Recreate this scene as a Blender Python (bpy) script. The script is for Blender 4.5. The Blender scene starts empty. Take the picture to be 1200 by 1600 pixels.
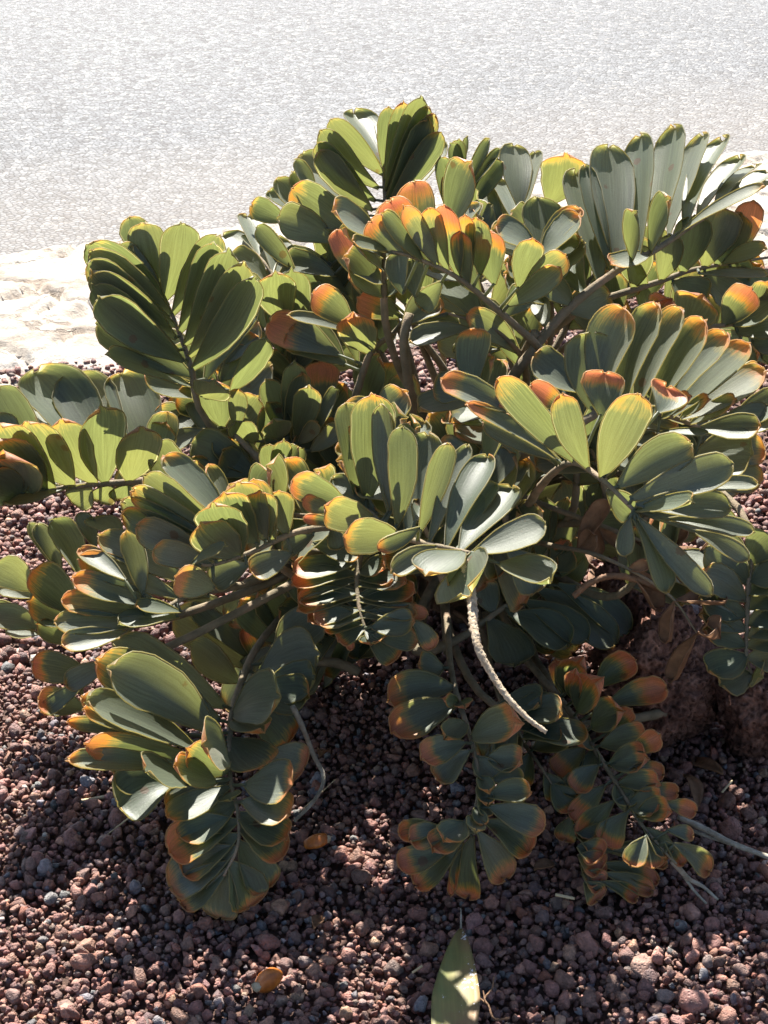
import bpy, bmesh, math, random
import numpy as np
from mathutils import Vector, Matrix, noise

R = math.radians
rng = np.random.default_rng(11)
random.seed(11)
scene = bpy.context.scene
COL = scene.collection

# ------------------------------------------------------------------ camera
CAM_H, PITCH, VFOV = 1.05, R(28), R(36)
cam = bpy.data.cameras.new('camera')
cam.sensor_fit = 'VERTICAL'
cam.angle = VFOV
cam.clip_start, cam.clip_end = 0.02, 400
camo = bpy.data.objects.new('camera', cam)
camo.location = (0, 0, CAM_H)
camo.rotation_euler = (math.pi / 2 - PITCH, 0, 0)
COL.objects.link(camo)
scene.camera = camo
cam.dof.use_dof = True
cam.dof.focus_distance = 1.72
cam.dof.aperture_fstop = 45
cam.lens = cam.lens

# ------------------------------------------------------------------ sky, sun, exposure
SUN_EL, SUN_AZ = R(48), R(-10)          # azimuth from +Y, negative = towards the left
w = bpy.data.worlds.new('World')
scene.world = w
w.use_nodes = True
nt = w.node_tree
bg = nt.nodes['Background']
sky = nt.nodes.new('ShaderNodeTexSky')
sky.sky_type = 'NISHITA'
sky.sun_disc = False
sky.sun_elevation = SUN_EL
sky.sun_rotation = SUN_AZ
nt.links.new(sky.outputs[0], bg.inputs[0])
bg.inputs[1].default_value = 0.055
sl = bpy.data.lights.new('sun', 'SUN')
sl.energy = 5.0
sl.angle = R(0.53)
sl.color = (1.0, 0.95, 0.87)
so = bpy.data.objects.new('sun', sl)
d = Vector((math.sin(SUN_AZ) * math.cos(SUN_EL), math.cos(SUN_AZ) * math.cos(SUN_EL), math.sin(SUN_EL)))
so.rotation_euler = d.to_track_quat('Z', 'Y').to_euler()
so.location = d * 20
COL.objects.link(so)
scene.view_settings.view_transform = 'Standard'
scene.view_settings.look = 'None'
scene.view_settings.exposure = 2.0
scene.view_settings.gamma = 1.0
scene.cycles.max_bounces = 5
scene.cycles.diffuse_bounces = 3
scene.cycles.glossy_bounces = 2
scene.cycles.transmission_bounces = 4
scene.cycles.transparent_max_bounces = 4

# ------------------------------------------------------------------ helpers
T18 = math.tan(VFOV / 2)
FW = np.array([0, math.cos(PITCH), -math.sin(PITCH)])
UP = np.array([0, math.sin(PITCH), math.cos(PITCH)])
RT = np.array([1.0, 0, 0])
CAMP = np.array([0, 0, CAM_H])


def at(px, py, Y):
    """world point seen at photo position px, py and standing Y metres ahead"""
    dd = FW + RT * ((px - 600) / 800 * T18) + UP * ((800 - py) / 800 * T18)
    return CAMP + dd * (Y / dd[1])


def ground(px, py, z=0.0):
    dd = FW + RT * ((px - 600) / 800 * T18) + UP * ((800 - py) / 800 * T18)
    return CAMP + dd * ((z - CAM_H) / dd[2])


def pxsize(p):
    """metres covered by one photo pixel at the distance of p"""
    return abs(np.dot(p - CAMP, FW)) * T18 / 800


def tag(o, label=None, cat=None, group=None, kind=None):
    if label: o['label'] = label
    if cat: o['category'] = cat
    if group: o['group'] = group
    if kind: o['kind'] = kind
    return o


def link(name, mesh, parent=None, mat=None):
    o = bpy.data.objects.new(name, mesh)
    COL.objects.link(o)
    if parent is not None:
        o.parent = parent
    if mat is not None and not mesh.materials:
        mesh.materials.append(mat)
    return o


def mesh_np(name, V, F, smooth=True):
    """F: (n,k) array of equal sized faces or list of tuples"""
    me = bpy.data.meshes.new(name)
    if isinstance(F, np.ndarray):
        n, k = F.shape
        me.vertices.add(len(V))
        me.vertices.foreach_set('co', np.asarray(V, np.float32).ravel())
        me.loops.add(n * k)
        me.loops.foreach_set('vertex_index', F.astype(np.int32).ravel())
        me.polygons.add(n)
        me.polygons.foreach_set('loop_start', np.arange(0, n * k, k, dtype=np.int32))
        if smooth:
            me.polygons.foreach_set('use_smooth', np.ones(n, bool))
        me.update(calc_edges=True)
    else:
        me.from_pydata([tuple(v) for v in V], [], F)
        if smooth:
            me.polygons.foreach_set('use_smooth', np.ones(len(me.polygons), bool))
        me.update()
    return me


def attr(me, name, vals):
    vals = np.asarray(vals, np.float32)
    if vals.ndim == 1:
        a = me.attributes.new(name, 'FLOAT', 'POINT')
        a.data.foreach_set('value', vals)
    else:
        a = me.attributes.new(name, 'FLOAT_COLOR', 'POINT')
        a.data.foreach_set('color', vals.ravel())


def nrm(v):
    v = np.asarray(v, float)
    return v / (np.linalg.norm(v) + 1e-12)


def spline(P, n):
    """Catmull-Rom through P, n samples"""
    P = np.asarray(P, float)
    if len(P) == 2:
        t = np.linspace(0, 1, n)[:, None]
        return P[0] * (1 - t) + P[1] * t
    Q = np.vstack([2 * P[0] - P[1], P, 2 * P[-1] - P[-2]])
    seg = np.linalg.norm(np.diff(P, axis=0), axis=1)
    cum = np.concatenate([[0], np.cumsum(seg)])
    out = []
    for s in np.linspace(0, cum[-1], n):
        i = min(np.searchsorted(cum, s, 'right') - 1, len(P) - 2)
        t = (s - cum[i]) / max(seg[i], 1e-9)
        p0, p1, p2, p3 = Q[i], Q[i + 1], Q[i + 2], Q[i + 3]
        out.append(.5 * (2 * p1 + (p2 - p0) * t + (2 * p0 - 5 * p1 + 4 * p2 - p3) * t * t + (3 * p1 - p0 - 3 * p2 + p3) * t ** 3))
    return np.array(out)


def tube(path, rad, sides=8, knob=0.0, cap=True, seed=0):
    """a tapering tube, returns V, F (quads list plus caps)"""
    path = np.asarray(path, float)
    n = len(path)
    rad = np.broadcast_to(rad, (n,))
    g = np.random.default_rng(seed)
    tang = np.gradient(path, axis=0)
    ref = np.array([0.31, 0.2, 0.93])
    V, F = [], []
    prev = None
    for i in range(n):
        t = nrm(tang[i])
        u = nrm(np.cross(t, ref)) if prev is None else nrm(prev - t * np.dot(prev, t))
        prev = u
        v = np.cross(t, u)
        for k in range(sides):
            a = 2 * math.pi * k / sides
            r = rad[i] * (1 + knob * (g.random() - .4))
            V.append(path[i] + r * (math.cos(a) * u + math.sin(a) * v))
    for i in range(n - 1):
        for k in range(sides):
            a, b = i * sides + k, i * sides + (k + 1) % sides
            F.append((a, b, b + sides, a + sides))
    if cap:
        F.append(tuple(range(sides))[::-1])
        F.append(tuple((n - 1) * sides + k for k in range(sides)))
    return V, F


# ------------------------------------------------------------------ materials
def newmat(name):
    m = bpy.data.materials.new(name)
    m.use_nodes = True
    t = m.node_tree
    t.nodes.clear()
    out = t.nodes.new('ShaderNodeOutputMaterial')
    return m, t, out


def N(t, kind, **kw):
    n = t.nodes.new(kind)
    for k, v in kw.items():
        if k.startswith('i_'):
            key = k[2:]
            n.inputs[int(key) if key.isdigit() else key.replace('_', ' ')].default_value = v
        else:
            setattr(n, k, v)
    return n


def L(t, a, b):
    t.links.new(a, b)


def ramp(t, fac, stops, interp='LINEAR'):
    r = N(t, 'ShaderNodeValToRGB')
    r.color_ramp.interpolation = interp
    el = r.color_ramp.elements
    while len(el) < len(stops):
        el.new(0.5)
    for e, (p, c) in zip(el, stops):
        e.position = p
        e.color = (*c, 1) if len(c) == 3 else c
    if fac is not None:
        L(t, fac, r.inputs[0])
    return r


def math_(t, op, a, b=None, c=None, clamp=False):
    n = N(t, 'ShaderNodeMath', operation=op, use_clamp=clamp)
    for i, x in enumerate((a, b, c)):
        if x is None: continue
        if isinstance(x, (int, float)): n.inputs[i].default_value = x
        else: L(t, x, n.inputs[i])
    return n.outputs[0]


def mixc(t, fac, a, b, mode='MIX'):
    n = N(t, 'ShaderNodeMix', data_type='RGBA', blend_type=mode)
    for s, x in ((n.inputs[0], fac), (n.inputs[6], a), (n.inputs[7], b)):
        if isinstance(x, (int, float)): s.default_value = x
        elif isinstance(x, tuple): s.default_value = (*x, 1)
        else: L(t, x, s)
    return n.outputs[2]


def leaf_material():
    m, t, out = newmat('cardboard_palm_leaflet')
    uv = N(t, 'ShaderNodeAttribute', attribute_name='leafuv')      # x: across, y: along, z: random
    tip = N(t, 'ShaderNodeAttribute', attribute_name='tip')
    edge = N(t, 'ShaderNodeAttribute', attribute_name='edge')
    sep = N(t, 'ShaderNodeSeparateColor')
    L(t, uv.outputs['Color'], sep.inputs[0])
    u, v, rnd = sep.outputs[0], sep.outputs[1], sep.outputs[2]
    geo = N(t, 'ShaderNodeNewGeometry')
    nz = N(t, 'ShaderNodeTexNoise', i_Scale=38.0, i_Detail=4.0, i_Roughness=.6)
    L(t, geo.outputs['Position'], nz.inputs['Vector'])
    # parallel veins
    cmb = N(t, 'ShaderNodeCombineXYZ')
    L(t, math_(t, 'MULTIPLY', u, 26.0), cmb.inputs[0])
    L(t, math_(t, 'MULTIPLY', v, 2.2), cmb.inputs[1])
    L(t, math_(t, 'MULTIPLY', rnd, 37.0), cmb.inputs[2])
    vein = N(t, 'ShaderNodeTexNoise', i_Scale=1.0, i_Detail=3.0, i_Roughness=.65)
    L(t, cmb.outputs[0], vein.inputs['Vector'])
    # where the blade reddens towards its end
    uc = math_(t, 'SUBTRACT', u, 0.5)
    s = math_(t, 'ADD', v, math_(t, 'MULTIPLY', math_(t, 'MULTIPLY', uc, uc), .22))
    s = math_(t, 'ADD', s, math_(t, 'MULTIPLY', math_(t, 'SUBTRACT', nz.outputs[0], .5), .42))
    s = math_(t, 'ADD', s, math_(t, 'MULTIPLY', math_(t, 'SUBTRACT', vein.outputs[0], .5), .26))
    th = math_(t, 'SUBTRACT', 1.0, math_(t, 'MULTIPLY', tip.outputs['Fac'], .62))
    red = math_(t, 'DIVIDE', math_(t, 'SUBTRACT', s, th), .28, clamp=True)
    top = ramp(t, red, [(0, (.054, .076, .046)), (.28, (.16, .15, .03)), (.55, (.42, .14, .03)), (1, (.42, .14, .065))])
    tra = ramp(t, red, [(0, (.175, .208, .06)), (.25, (.36, .31, .075)), (.55, (.80, .31, .035)), (1, (.66, .17, .07))])
    # grey fuzz and blotches
    nz2 = N(t, 'ShaderNodeTexNoise', i_Scale=11.0, i_Detail=2.0)
    L(t, geo.outputs['Position'], nz2.inputs['Vector'])
    fz = N(t, 'ShaderNodeTexNoise', i_Scale=900.0, i_Detail=2.0)
    L(t, geo.outputs['Position'], fz.inputs['Vector'])
    grey = math_(t, 'MULTIPLY', rnd, math_(t, 'MULTIPLY', nz2.outputs[0], .85))
    c1 = mixc(t, grey, top.outputs[0], mixc(t, red, (.185, .195, .155), (.40, .17, .08)))
    veinr = ramp(t, vein.outputs[0], [(.3, (.72, .72, .72)), (.7, (1.28, 1.28, 1.28))])
    c1 = mixc(t, 1.0, c1, veinr.outputs[0], 'MULTIPLY')
    fr = ramp(t, fz.outputs[0], [(.35, (.8, .8, .8)), (.68, (1.35, 1.35, 1.3))])
    c1 = mixc(t, .7, c1, mixc(t, 1.0, c1, fr.outputs[0], 'MULTIPLY'))
    spots = N(t, 'ShaderNodeTexVoronoi', i_Scale=120.0)
    L(t, geo.outputs['Position'], spots.inputs['Vector'])
    sp = math_(t, 'LESS_THAN', spots.outputs['Distance'], .10)
    c1 = mixc(t, math_(t, 'MULTIPLY', sp, .35), c1, (.16, .10, .05))
    c1 = mixc(t, math_(t, 'MULTIPLY', edge.outputs['Fac'], .22), c1, (.34, .28, .15))
    # a few dead brown marks
    sp2 = N(t, 'ShaderNodeTexVoronoi', i_Scale=27.0)
    L(t, geo.outputs['Position'], sp2.inputs['Vector'])
    sc2 = N(t, 'ShaderNodeSeparateColor'); L(t, sp2.outputs['Color'], sc2.inputs[0])
    mark = math_(t, 'MULTIPLY', math_(t, 'LESS_THAN', math_(t, 'ADD', sp2.outputs['Distance'], math_(t, 'MULTIPLY', fz.outputs[0], .12)), .19), math_(t, 'GREATER_THAN', sc2.outputs[0], .62))
    c1 = mixc(t, math_(t, 'MULTIPLY', mark, .7), c1, (.10, .05, .025))
    tcol = mixc(t, 1.0, tra.outputs[0], veinr.outputs[0], 'MULTIPLY')
    tcol = mixc(t, math_(t, 'MULTIPLY', mark, .7), tcol, (.12, .05, .01))
    yel = math_(t, 'MULTIPLY', math_(t, 'MULTIPLY', rnd, .55), math_(t, 'ADD', nz2.outputs[0], .1))
    tcol = mixc(t, yel, tcol, (.33, .30, .06))
    tcol = mixc(t, math_(t, 'MULTIPLY', edge.outputs['Fac'], .7), tcol, (.78, .70, .38))
    bm_ = N(t, 'ShaderNodeBump', i_Strength=.28, i_Distance=.0014)
    hh = math_(t, 'ADD', math_(t, 'MULTIPLY', vein.outputs[0], .8), math_(t, 'MULTIPLY', fz.outputs[0], .5))
    L(t, hh, bm_.inputs['Height'])
    p = N(t, 'ShaderNodeBsdfPrincipled', i_Roughness=.49)
    p.inputs['Specular IOR Level'].default_value = .6
    p.inputs['Sheen Weight'].default_value = .28
    p.inputs['Sheen Roughness'].default_value = .4
    p.inputs['Sheen Tint'].default_value = (.95, .92, .78, 1)
    L(t, c1, p.inputs['Base Color'])
    L(t, bm_.outputs[0], p.inputs['Normal'])
    tr = N(t, 'ShaderNodeBsdfTranslucent')
    L(t, tcol, tr.inputs[0])
    mx = N(t, 'ShaderNodeMixShader')
    L(t, math_(t, 'ADD', .41, math_(t, 'MULTIPLY', edge.outputs['Fac'], .25)), mx.inputs[0])
    L(t, p.outputs[0], mx.inputs[1])
    L(t, tr.outputs[0], mx.inputs[2])
    L(t, mx.outputs[0], out.inputs[0])
    return m


def simple_mat(name, stops, scale=60.0, rough=.8, bump=.4, bscale=300.0, trans=0.0, spec=.3, stretch=None):
    m, t, out = newmat(name)
    tc = N(t, 'ShaderNodeTexCoord')
    mp = N(t, 'ShaderNodeMapping')
    L(t, tc.outputs['Object'], mp.inputs[0])
    if stretch: mp.inputs['Scale'].default_value = stretch
    nz = N(t, 'ShaderNodeTexNoise', i_Scale=scale, i_Detail=6.0, i_Roughness=.65)
    L(t, mp.outputs[0], nz.inputs['Vector'])
    r = ramp(t, nz.outputs[0], stops)
    n2 = N(t, 'ShaderNodeTexNoise', i_Scale=bscale, i_Detail=5.0, i_Roughness=.7)
    L(t, mp.outputs[0], n2.inputs['Vector'])
    b = N(t, 'ShaderNodeBump', i_Strength=bump, i_Distance=.004)
    L(t, n2.outputs[0], b.inputs['Height'])
    p = N(t, 'ShaderNodeBsdfPrincipled', i_Roughness=rough)
    p.inputs['Specular IOR Level'].default_value = spec
    L(t, r.outputs[0], p.inputs['Base Color'])
    L(t, b.outputs[0], p.inputs['Normal'])
    if trans > 0:
        tr = N(t, 'ShaderNodeBsdfTranslucent')
        L(t, r.outputs[0], tr.inputs[0])
        mx = N(t, 'ShaderNodeMixShader', i_0=trans)
        L(t, p.outputs[0], mx.inputs[1]); L(t, tr.outputs[0], mx.inputs[2])
        L(t, mx.outputs[0], out.inputs[0])
    else:
        L(t, p.outputs[0], out.inputs[0])
    return m


def stone_material():
    """lava gravel: colour of each stone from its attribute, pores as bump"""
    m, t, out = newmat('lava_gravel')
    a = N(t, 'ShaderNodeAttribute', attribute_name='col')
    geo = N(t, 'ShaderNodeTexCoord')
    nz = N(t, 'ShaderNodeTexNoise', i_Scale=240.0, i_Detail=5.0, i_Roughness=.7)
    L(t, geo.outputs['Object'], nz.inputs['Vector'])
    r = ramp(t, nz.outputs[0], [(.28, (.45, .42, .42)), (.5, (1, 1, 1)), (.72, (1.6, 1.55, 1.5))])
    c = mixc(t, 1.0, a.outputs['Color'], r.outputs[0], 'MULTIPLY')
    vo = N(t, 'ShaderNodeTexVoronoi', i_Scale=520.0)
    L(t, geo.outputs['Object'], vo.inputs['Vector'])
    pores = ramp(t, vo.outputs['Distance'], [(.0, (0, 0, 0)), (.45, (1, 1, 1))])
    h = math_(t, 'ADD', math_(t, 'MULTIPLY', pores.outputs[0], .45), nz.outputs[0])
    b = N(t, 'ShaderNodeBump', i_Strength=.75, i_Distance=.003)
    L(t, h, b.inputs['Height'])
    p = N(t, 'ShaderNodeBsdfPrincipled', i_Roughness=.66)
    p.inputs['Specular IOR Level'].default_value = .45
    L(t, c, p.inputs['Base Color']); L(t, b.outputs[0], p.inputs['Normal'])
    L(t, p.outputs[0], out.inputs[0])
    return m


def asphalt_material():
    """worn chip asphalt: pale stone chips standing proud of dark binder"""
    m, t, out = newmat('worn_asphalt')
    tc = N(t, 'ShaderNodeTexCoord')
    wob = N(t, 'ShaderNodeTexNoise', i_Scale=60.0, i_Detail=2.0)
    L(t, tc.outputs['Object'], wob.inputs['Vector'])
    co = N(t, 'ShaderNodeVectorMath', operation='MULTIPLY_ADD')
    L(t, wob.outputs['Color'], co.inputs[0]); co.inputs[1].default_value = (.012, .012, 0); L(t, tc.outputs['Object'], co.inputs[2])
    v1 = N(t, 'ShaderNodeTexVoronoi', i_Scale=78.0, voronoi_dimensions='2D')
    L(t, co.outputs[0], v1.inputs['Vector'])
    e1 = N(t, 'ShaderNodeTexVoronoi', i_Scale=78.0, voronoi_dimensions='2D', feature='DISTANCE_TO_EDGE')
    L(t, co.outputs[0], e1.inputs['Vector'])
    n1 = N(t, 'ShaderNodeTexNoise', i_Scale=1.6, i_Detail=5.0)
    L(t, tc.outputs['Object'], n1.inputs['Vector'])
    n2 = N(t, 'ShaderNodeTexNoise', i_Scale=70.0, i_Detail=4.0)
    L(t, tc.outputs['Object'], n2.inputs['Vector'])
    sc = N(t, 'ShaderNodeSeparateColor'); L(t, v1.outputs['Color'], sc.inputs[0])
    rc = ramp(t, sc.outputs[0], [(0, (.07, .07, .073)), (.14, (.098, .098, .102)), (.5, (.122, .126, .134)), (.85, (.152, .157, .165)), (1, (.235, .23, .22))])
    gap = ramp(t, e1.outputs['Distance'], [(.02, (.38, .37, .365)), (.14, (1, 1, 1))])
    c = mixc(t, 1.0, rc.outputs[0], gap.outputs[0], 'MULTIPLY')
    big = ramp(t, n1.outputs[0], [(.3, (.95, .948, .948)), (.7, (1.05, 1.048, 1.04))])
    c = mixc(t, 1.0, c, big.outputs[0], 'MULTIPLY')
    # grit blown against the kerb
    sx = N(t, 'ShaderNodeSeparateXYZ')
    L(t, tc.outputs['Object'], sx.inputs[0])
    dust = math_(t, 'SUBTRACT', 1.0, math_(t, 'MULTIPLY', math_(t, 'SUBTRACT', sx.outputs[1], math_(t, 'MULTIPLY', n1.outputs[0], .5)), 1.6), clamp=True)
    c = mixc(t, math_(t, 'MULTIPLY', math_(t, 'MULTIPLY', dust, n2.outputs[0]), .6, clamp=True), c, (.17, .145, .12))
    h = math_(t, 'ADD', math_(t, 'MINIMUM', e1.outputs['Distance'], .30), math_(t, 'MULTIPLY', sc.outputs[1], .25))
    b = N(t, 'ShaderNodeBump', i_Strength=.6, i_Distance=.010)
    L(t, h, b.inputs['Height'])
    p = N(t, 'ShaderNodeBsdfPrincipled', i_Roughness=.8)
    p.inputs['Specular IOR Level'].default_value = .25
    L(t, c, p.inputs['Base Color']); L(t, b.outputs[0], p.inputs['Normal'])
    L(t, p.outputs[0], out.inputs[0])
    return m


M_LEAF = leaf_material()
M_STONE = stone_material()
M_RACHIS = simple_mat('fuzzy_leaf_stalk', [(.3, (.10, .085, .05)), (.55, (.19, .15, .095)), (.75, (.27, .18, .12))], 45, .8, .5, 420)
M_DRYSTALK = simple_mat('dry_pale_stalk', [(.3, (.30, .22, .14)), (.6, (.52, .42, .30)), (.8, (.62, .53, .40))], 160, .85, .9, 330)
M_DRYLEAF = simple_mat('dry_brown_leaf', [(.3, (.10, .055, .03)), (.55, (.22, .12, .065)), (.8, (.34, .21, .12))], 40, .7, .4, 260, trans=.25)
M_STRAW = simple_mat('straw', [(.3, (.33, .25, .14)), (.7, (.55, .45, .28))], 60, .7, .3, 300)
M_TWIG = simple_mat('brown_twig', [(.3, (.10, .055, .03)), (.7, (.24, .14, .08))], 80, .8, .6, 350)
M_GREYSTICK = simple_mat('grey_dry_stick', [(.3, (.13, .11, .08)), (.5, (.26, .23, .18)), (.75, (.45, .42, .36))], 70, .8, .6, 350)
M_CAUDEX = simple_mat('fibrous_caudex', [(.3, (.035, .022, .014)), (.6, (.11, .065, .038)), (.8, (.19, .12, .07))], 60, .95, 1.0, 180)
M_SEED = simple_mat('orange_seed', [(.3, (.17, .045, .010)), (.55, (.42, .125, .018)), (.8, (.55, .20, .04))], 70, .38, .25, 200, spec=.5)
M_SEEDEND = simple_mat('pale_seed_end', [(.3, (.30, .24, .15)), (.7, (.55, .47, .34))], 300, .9, .8, 600)
M_SOIL = simple_mat('dark_soil', [(.3, (.05, .03, .024)), (.7, (.13, .075, .058))], 80, .95, 1.0, 200)
def kerb_material():
    m, t, out = newmat('pale_limestone_block')
    tc = N(t, 'ShaderNodeTexCoord')
    nz = N(t, 'ShaderNodeTexNoise', i_Scale=9.0, i_Detail=7.0, i_Roughness=.7)
    L(t, tc.outputs['Object'], nz.inputs['Vector'])
    r = ramp(t, nz.outputs[0], [(.3, (.20, .155, .12)), (.47, (.32, .28, .235)), (.7, (.42, .393, .353))])
    add = N(t, 'ShaderNodeVectorMath', operation='MULTIPLY_ADD')
    L(t, nz.outputs['Color'], add.inputs[0]); add.inputs[1].default_value = (.16, .16, .16); L(t, tc.outputs['Object'], add.inputs[2])
    vo = N(t, 'ShaderNodeTexVoronoi', feature='DISTANCE_TO_EDGE', i_Scale=7.0)
    L(t, add.outputs[0], vo.inputs['Vector'])
    n2 = N(t, 'ShaderNodeTexNoise', i_Scale=5.0, i_Detail=2.0)
    L(t, tc.outputs['Object'], n2.inputs['Vector'])
    cr = ramp(t, vo.outputs['Distance'], [(.0, (1, 1, 1)), (.045, (0, 0, 0))])
    cm = math_(t, 'MULTIPLY', cr.outputs[0], math_(t, 'GREATER_THAN', n2.outputs[0], .48))
    c = mixc(t, math_(t, 'MULTIPLY', cm, .3), r.outputs[0], (.13, .085, .055))
    n3 = N(t, 'ShaderNodeTexNoise', i_Scale=60.0, i_Detail=6.0, i_Roughness=.75)
    L(t, tc.outputs['Object'], n3.inputs['Vector'])
    h = math_(t, 'SUBTRACT', math_(t, 'ADD', n3.outputs[0], math_(t, 'MULTIPLY', nz.outputs[0], 2.0)), math_(t, 'MULTIPLY', cm, 1.6))
    b = N(t, 'ShaderNodeBump', i_Strength=.6, i_Distance=.008)
    L(t, h, b.inputs['Height'])
    p = N(t, 'ShaderNodeBsdfPrincipled', i_Roughness=.9)
    p.inputs['Specular IOR Level'].default_value = .2
    L(t, c, p.inputs['Base Color']); L(t, b.outputs[0], p.inputs['Normal']); L(t, p.outputs[0], out.inputs[0])
    return m


M_KERB = kerb_material()
M_EARTH = simple_mat('dry_earth', [(.3, (.12, .09, .07)), (.7, (.25, .20, .16))], 3, .95, .6, 60)
M_ASPHALT = asphalt_material()


def rock_mat():
    m, t, out = newmat('pitted_lava_rock')
    tc = N(t, 'ShaderNodeTexCoord')
    nz = N(t, 'ShaderNodeTexNoise', i_Scale=40.0, i_Detail=8.0, i_Roughness=.75)
    L(t, tc.outputs['Object'], nz.inputs['Vector'])
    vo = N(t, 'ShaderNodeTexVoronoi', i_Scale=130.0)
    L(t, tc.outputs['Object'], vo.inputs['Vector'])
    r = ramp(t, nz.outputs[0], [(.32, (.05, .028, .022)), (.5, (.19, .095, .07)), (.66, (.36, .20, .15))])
    pit = ramp(t, vo.outputs['Distance'], [(.15, (.35, .33, .32)), (.5, (1.1, 1.1, 1.1))])  # shade inside the pits painted into the colour, beyond the bump
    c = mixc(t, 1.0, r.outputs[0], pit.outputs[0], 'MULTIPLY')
    b = N(t, 'ShaderNodeBump', i_Strength=1.0, i_Distance=.012)
    L(t, math_(t, 'ADD', nz.outputs[0], math_(t, 'MULTIPLY', vo.outputs['Distance'], .5)), b.inputs['Height'])
    p = N(t, 'ShaderNodeBsdfPrincipled', i_Roughness=.97)
    p.inputs['Specular IOR Level'].default_value = .1
    L(t, c, p.inputs['Base Color']); L(t, b.outputs[0], p.inputs['Normal']); L(t, p.outputs[0], out.inputs[0])
    return m


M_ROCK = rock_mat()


def speckled_leaf_mat():
    m, t, out = newmat('fallen_leaf_speckled')
    tc = N(t, 'ShaderNodeTexCoord')
    nz = N(t, 'ShaderNodeTexNoise', i_Scale=26.0, i_Detail=5.0)
    L(t, tc.outputs['Object'], nz.inputs['Vector'])
    mp = N(t, 'ShaderNodeMapping'); mp.inputs['Scale'].default_value = (420, 18, 60)
    L(t, tc.outputs['Object'], mp.inputs[0])
    st = N(t, 'ShaderNodeTexNoise', i_Scale=1.0, i_Detail=3.0)
    L(t, mp.outputs[0], st.inputs['Vector'])
    r = ramp(t, nz.outputs[0], [(.30, (.10, .115, .03)), (.5, (.16, .14, .04)), (.68, (.17, .10, .04))])
    c = mixc(t, .5, r.outputs[0], mixc(t, 1.0, r.outputs[0], ramp(t, st.outputs[0], [(.3, (.7, .7, .7)), (.7, (1.3, 1.3, 1.3))]).outputs[0], 'MULTIPLY'))
    vo = N(t, 'ShaderNodeTexNoise', i_Scale=210.0, i_Detail=4.0, i_Roughness=.7)
    L(t, tc.outputs['Object'], vo.inputs['Vector'])
    cl = N(t, 'ShaderNodeTexNoise', i_Scale=42.0, i_Detail=2.0)
    L(t, tc.outputs['Object'], cl.inputs['Vector'])
    sp = math_(t, 'GREATER_THAN', math_(t, 'ADD', vo.outputs[0], math_(t, 'MULTIPLY', cl.outputs[0], .75)), 1.10)
    c = mixc(t, sp, c, (.55, .55, .57))
    p = N(t, 'ShaderNodeBsdfPrincipled', i_Roughness=.62)
    L(t, c, p.inputs['Base Color'])
    b = N(t, 'ShaderNodeBump', i_Strength=.2, i_Distance=.001)
    L(t, st.outputs[0], b.inputs['Height']); L(t, b.outputs[0], p.inputs['Normal'])
    L(t, p.outputs[0], out.inputs[0])
    return m


M_FALLEN = speckled_leaf_mat()

# ------------------------------------------------------------------ ground, road, kerb
KA = np.array([-0.80, 2.97, 0])             # asphalt edge, left; the kerb line runs slanted to the right
KDIR = nrm(np.array([1.0, 0.47, 0]))
KNRM = np.array([-KDIR[1], KDIR[0], 0])     # towards the road


def kp(s, n, z=0.0):
    return KA + KDIR * s + KNRM * n + np.array([0, 0, z])


earth = mesh_np('ground', [(-150, -150, -.05), (150, -150, -.05), (150, 150, -.05), (-150, 150, -.05)], [(0, 1, 2, 3)], False)
tag(link('ground', earth, mat=M_EARTH), kind='structure')
# road: object space follows the kerb line (y = distance from kerb) so dust gathers along it
rv = [(-60, -.25, 0), (60, -.25, 0), (60, 30, 0), (-60, 30, 0)]
road = link('asphalt_road', mesh_np('asphalt_road', rv, [(0, 1, 2, 3)], False), mat=M_ASPHALT)
road.location = (*KA[:2], .012)
road.rotation_euler = (0, 0, math.atan2(KDIR[1], KDIR[0]))
tag(road, kind='structure')


def kerb():
    ns, nn = 520, 64
    V, F = [], []
    s0, s1, wdt = -1.1, 3.2, .66
    for i in range(ns + 1):
        s = s0 + (s1 - s0) * i / ns
        for j in range(nn + 1):
            q = j / nn
            n = -wdt + (wdt + .03) * q + (.07 * noise.noise((s * 5, q * 3, 4.1)) + .03 * noise.noise((s * 17, q * 3, 4.1))) * (.3 + .7 * q) * (1 if j in (0, nn) else .4)
            z = .042
            z += .010 * noise.noise((s * 3.1, n * 5, 0)) + .006 * noise.noise((s * 9, n * 14, 3)) + .004 * noise.noise((s * 30, n * 44, 7)) + .003 * noise.noise((s * 80, n * 110, 7))
            dist = noise.voronoi((s * 5.0 + .25 * noise.noise((s * 8, n * 8, 1)), n * 9.0 + .25 * noise.noise((s * 8, n * 8, 5)), 0.3))[0]
            cr = dist[1] - dist[0]
            z -= .020 * max(0, 1 - cr / .08)
            e = min(q / .38, 1)
            z = z * math.sqrt(max(0, 1 - (1 - e) ** 2)) - .03 * (1 - e)
            e2 = min((1 - q) / .10, 1)
            z = z * (1 - (1 - e2) ** 2) + .0 * (1 - e2)
            V.append(kp(s, n, z))
    F = [(a, a + nn + 1, a + nn + 2, a + 1) for i in range(ns) for j in range(nn) for a in [i * (nn + 1) + j]]
    me = mesh_np('stone_kerb', np.array(V), np.array(F)[:, ::-1])
    tag(link('stone_kerb', me, mat=M_KERB), kind='structure')


kerb()

# ------------------------------------------------------------------ gravel bed
PALETTE = np.array([[.135, .070, .056], [.115, .058, .046], [.165, .088, .070], [.095, .052, .045], [.19, .105, .078], [.085, .060, .056],
                    [.082, .078, .082], [.125, .072, .060], [.10, .098, .106], [.205, .135, .095], [.15, .066, .045], [.115, .082, .072], [.26, .23, .21]])
PW = np.array([4, 4, 3, 3, 1.6, 1.4, 1.0, 4, .55, .7, 1.6, 1.6, .13]); PW = PW / PW.sum()


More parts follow.
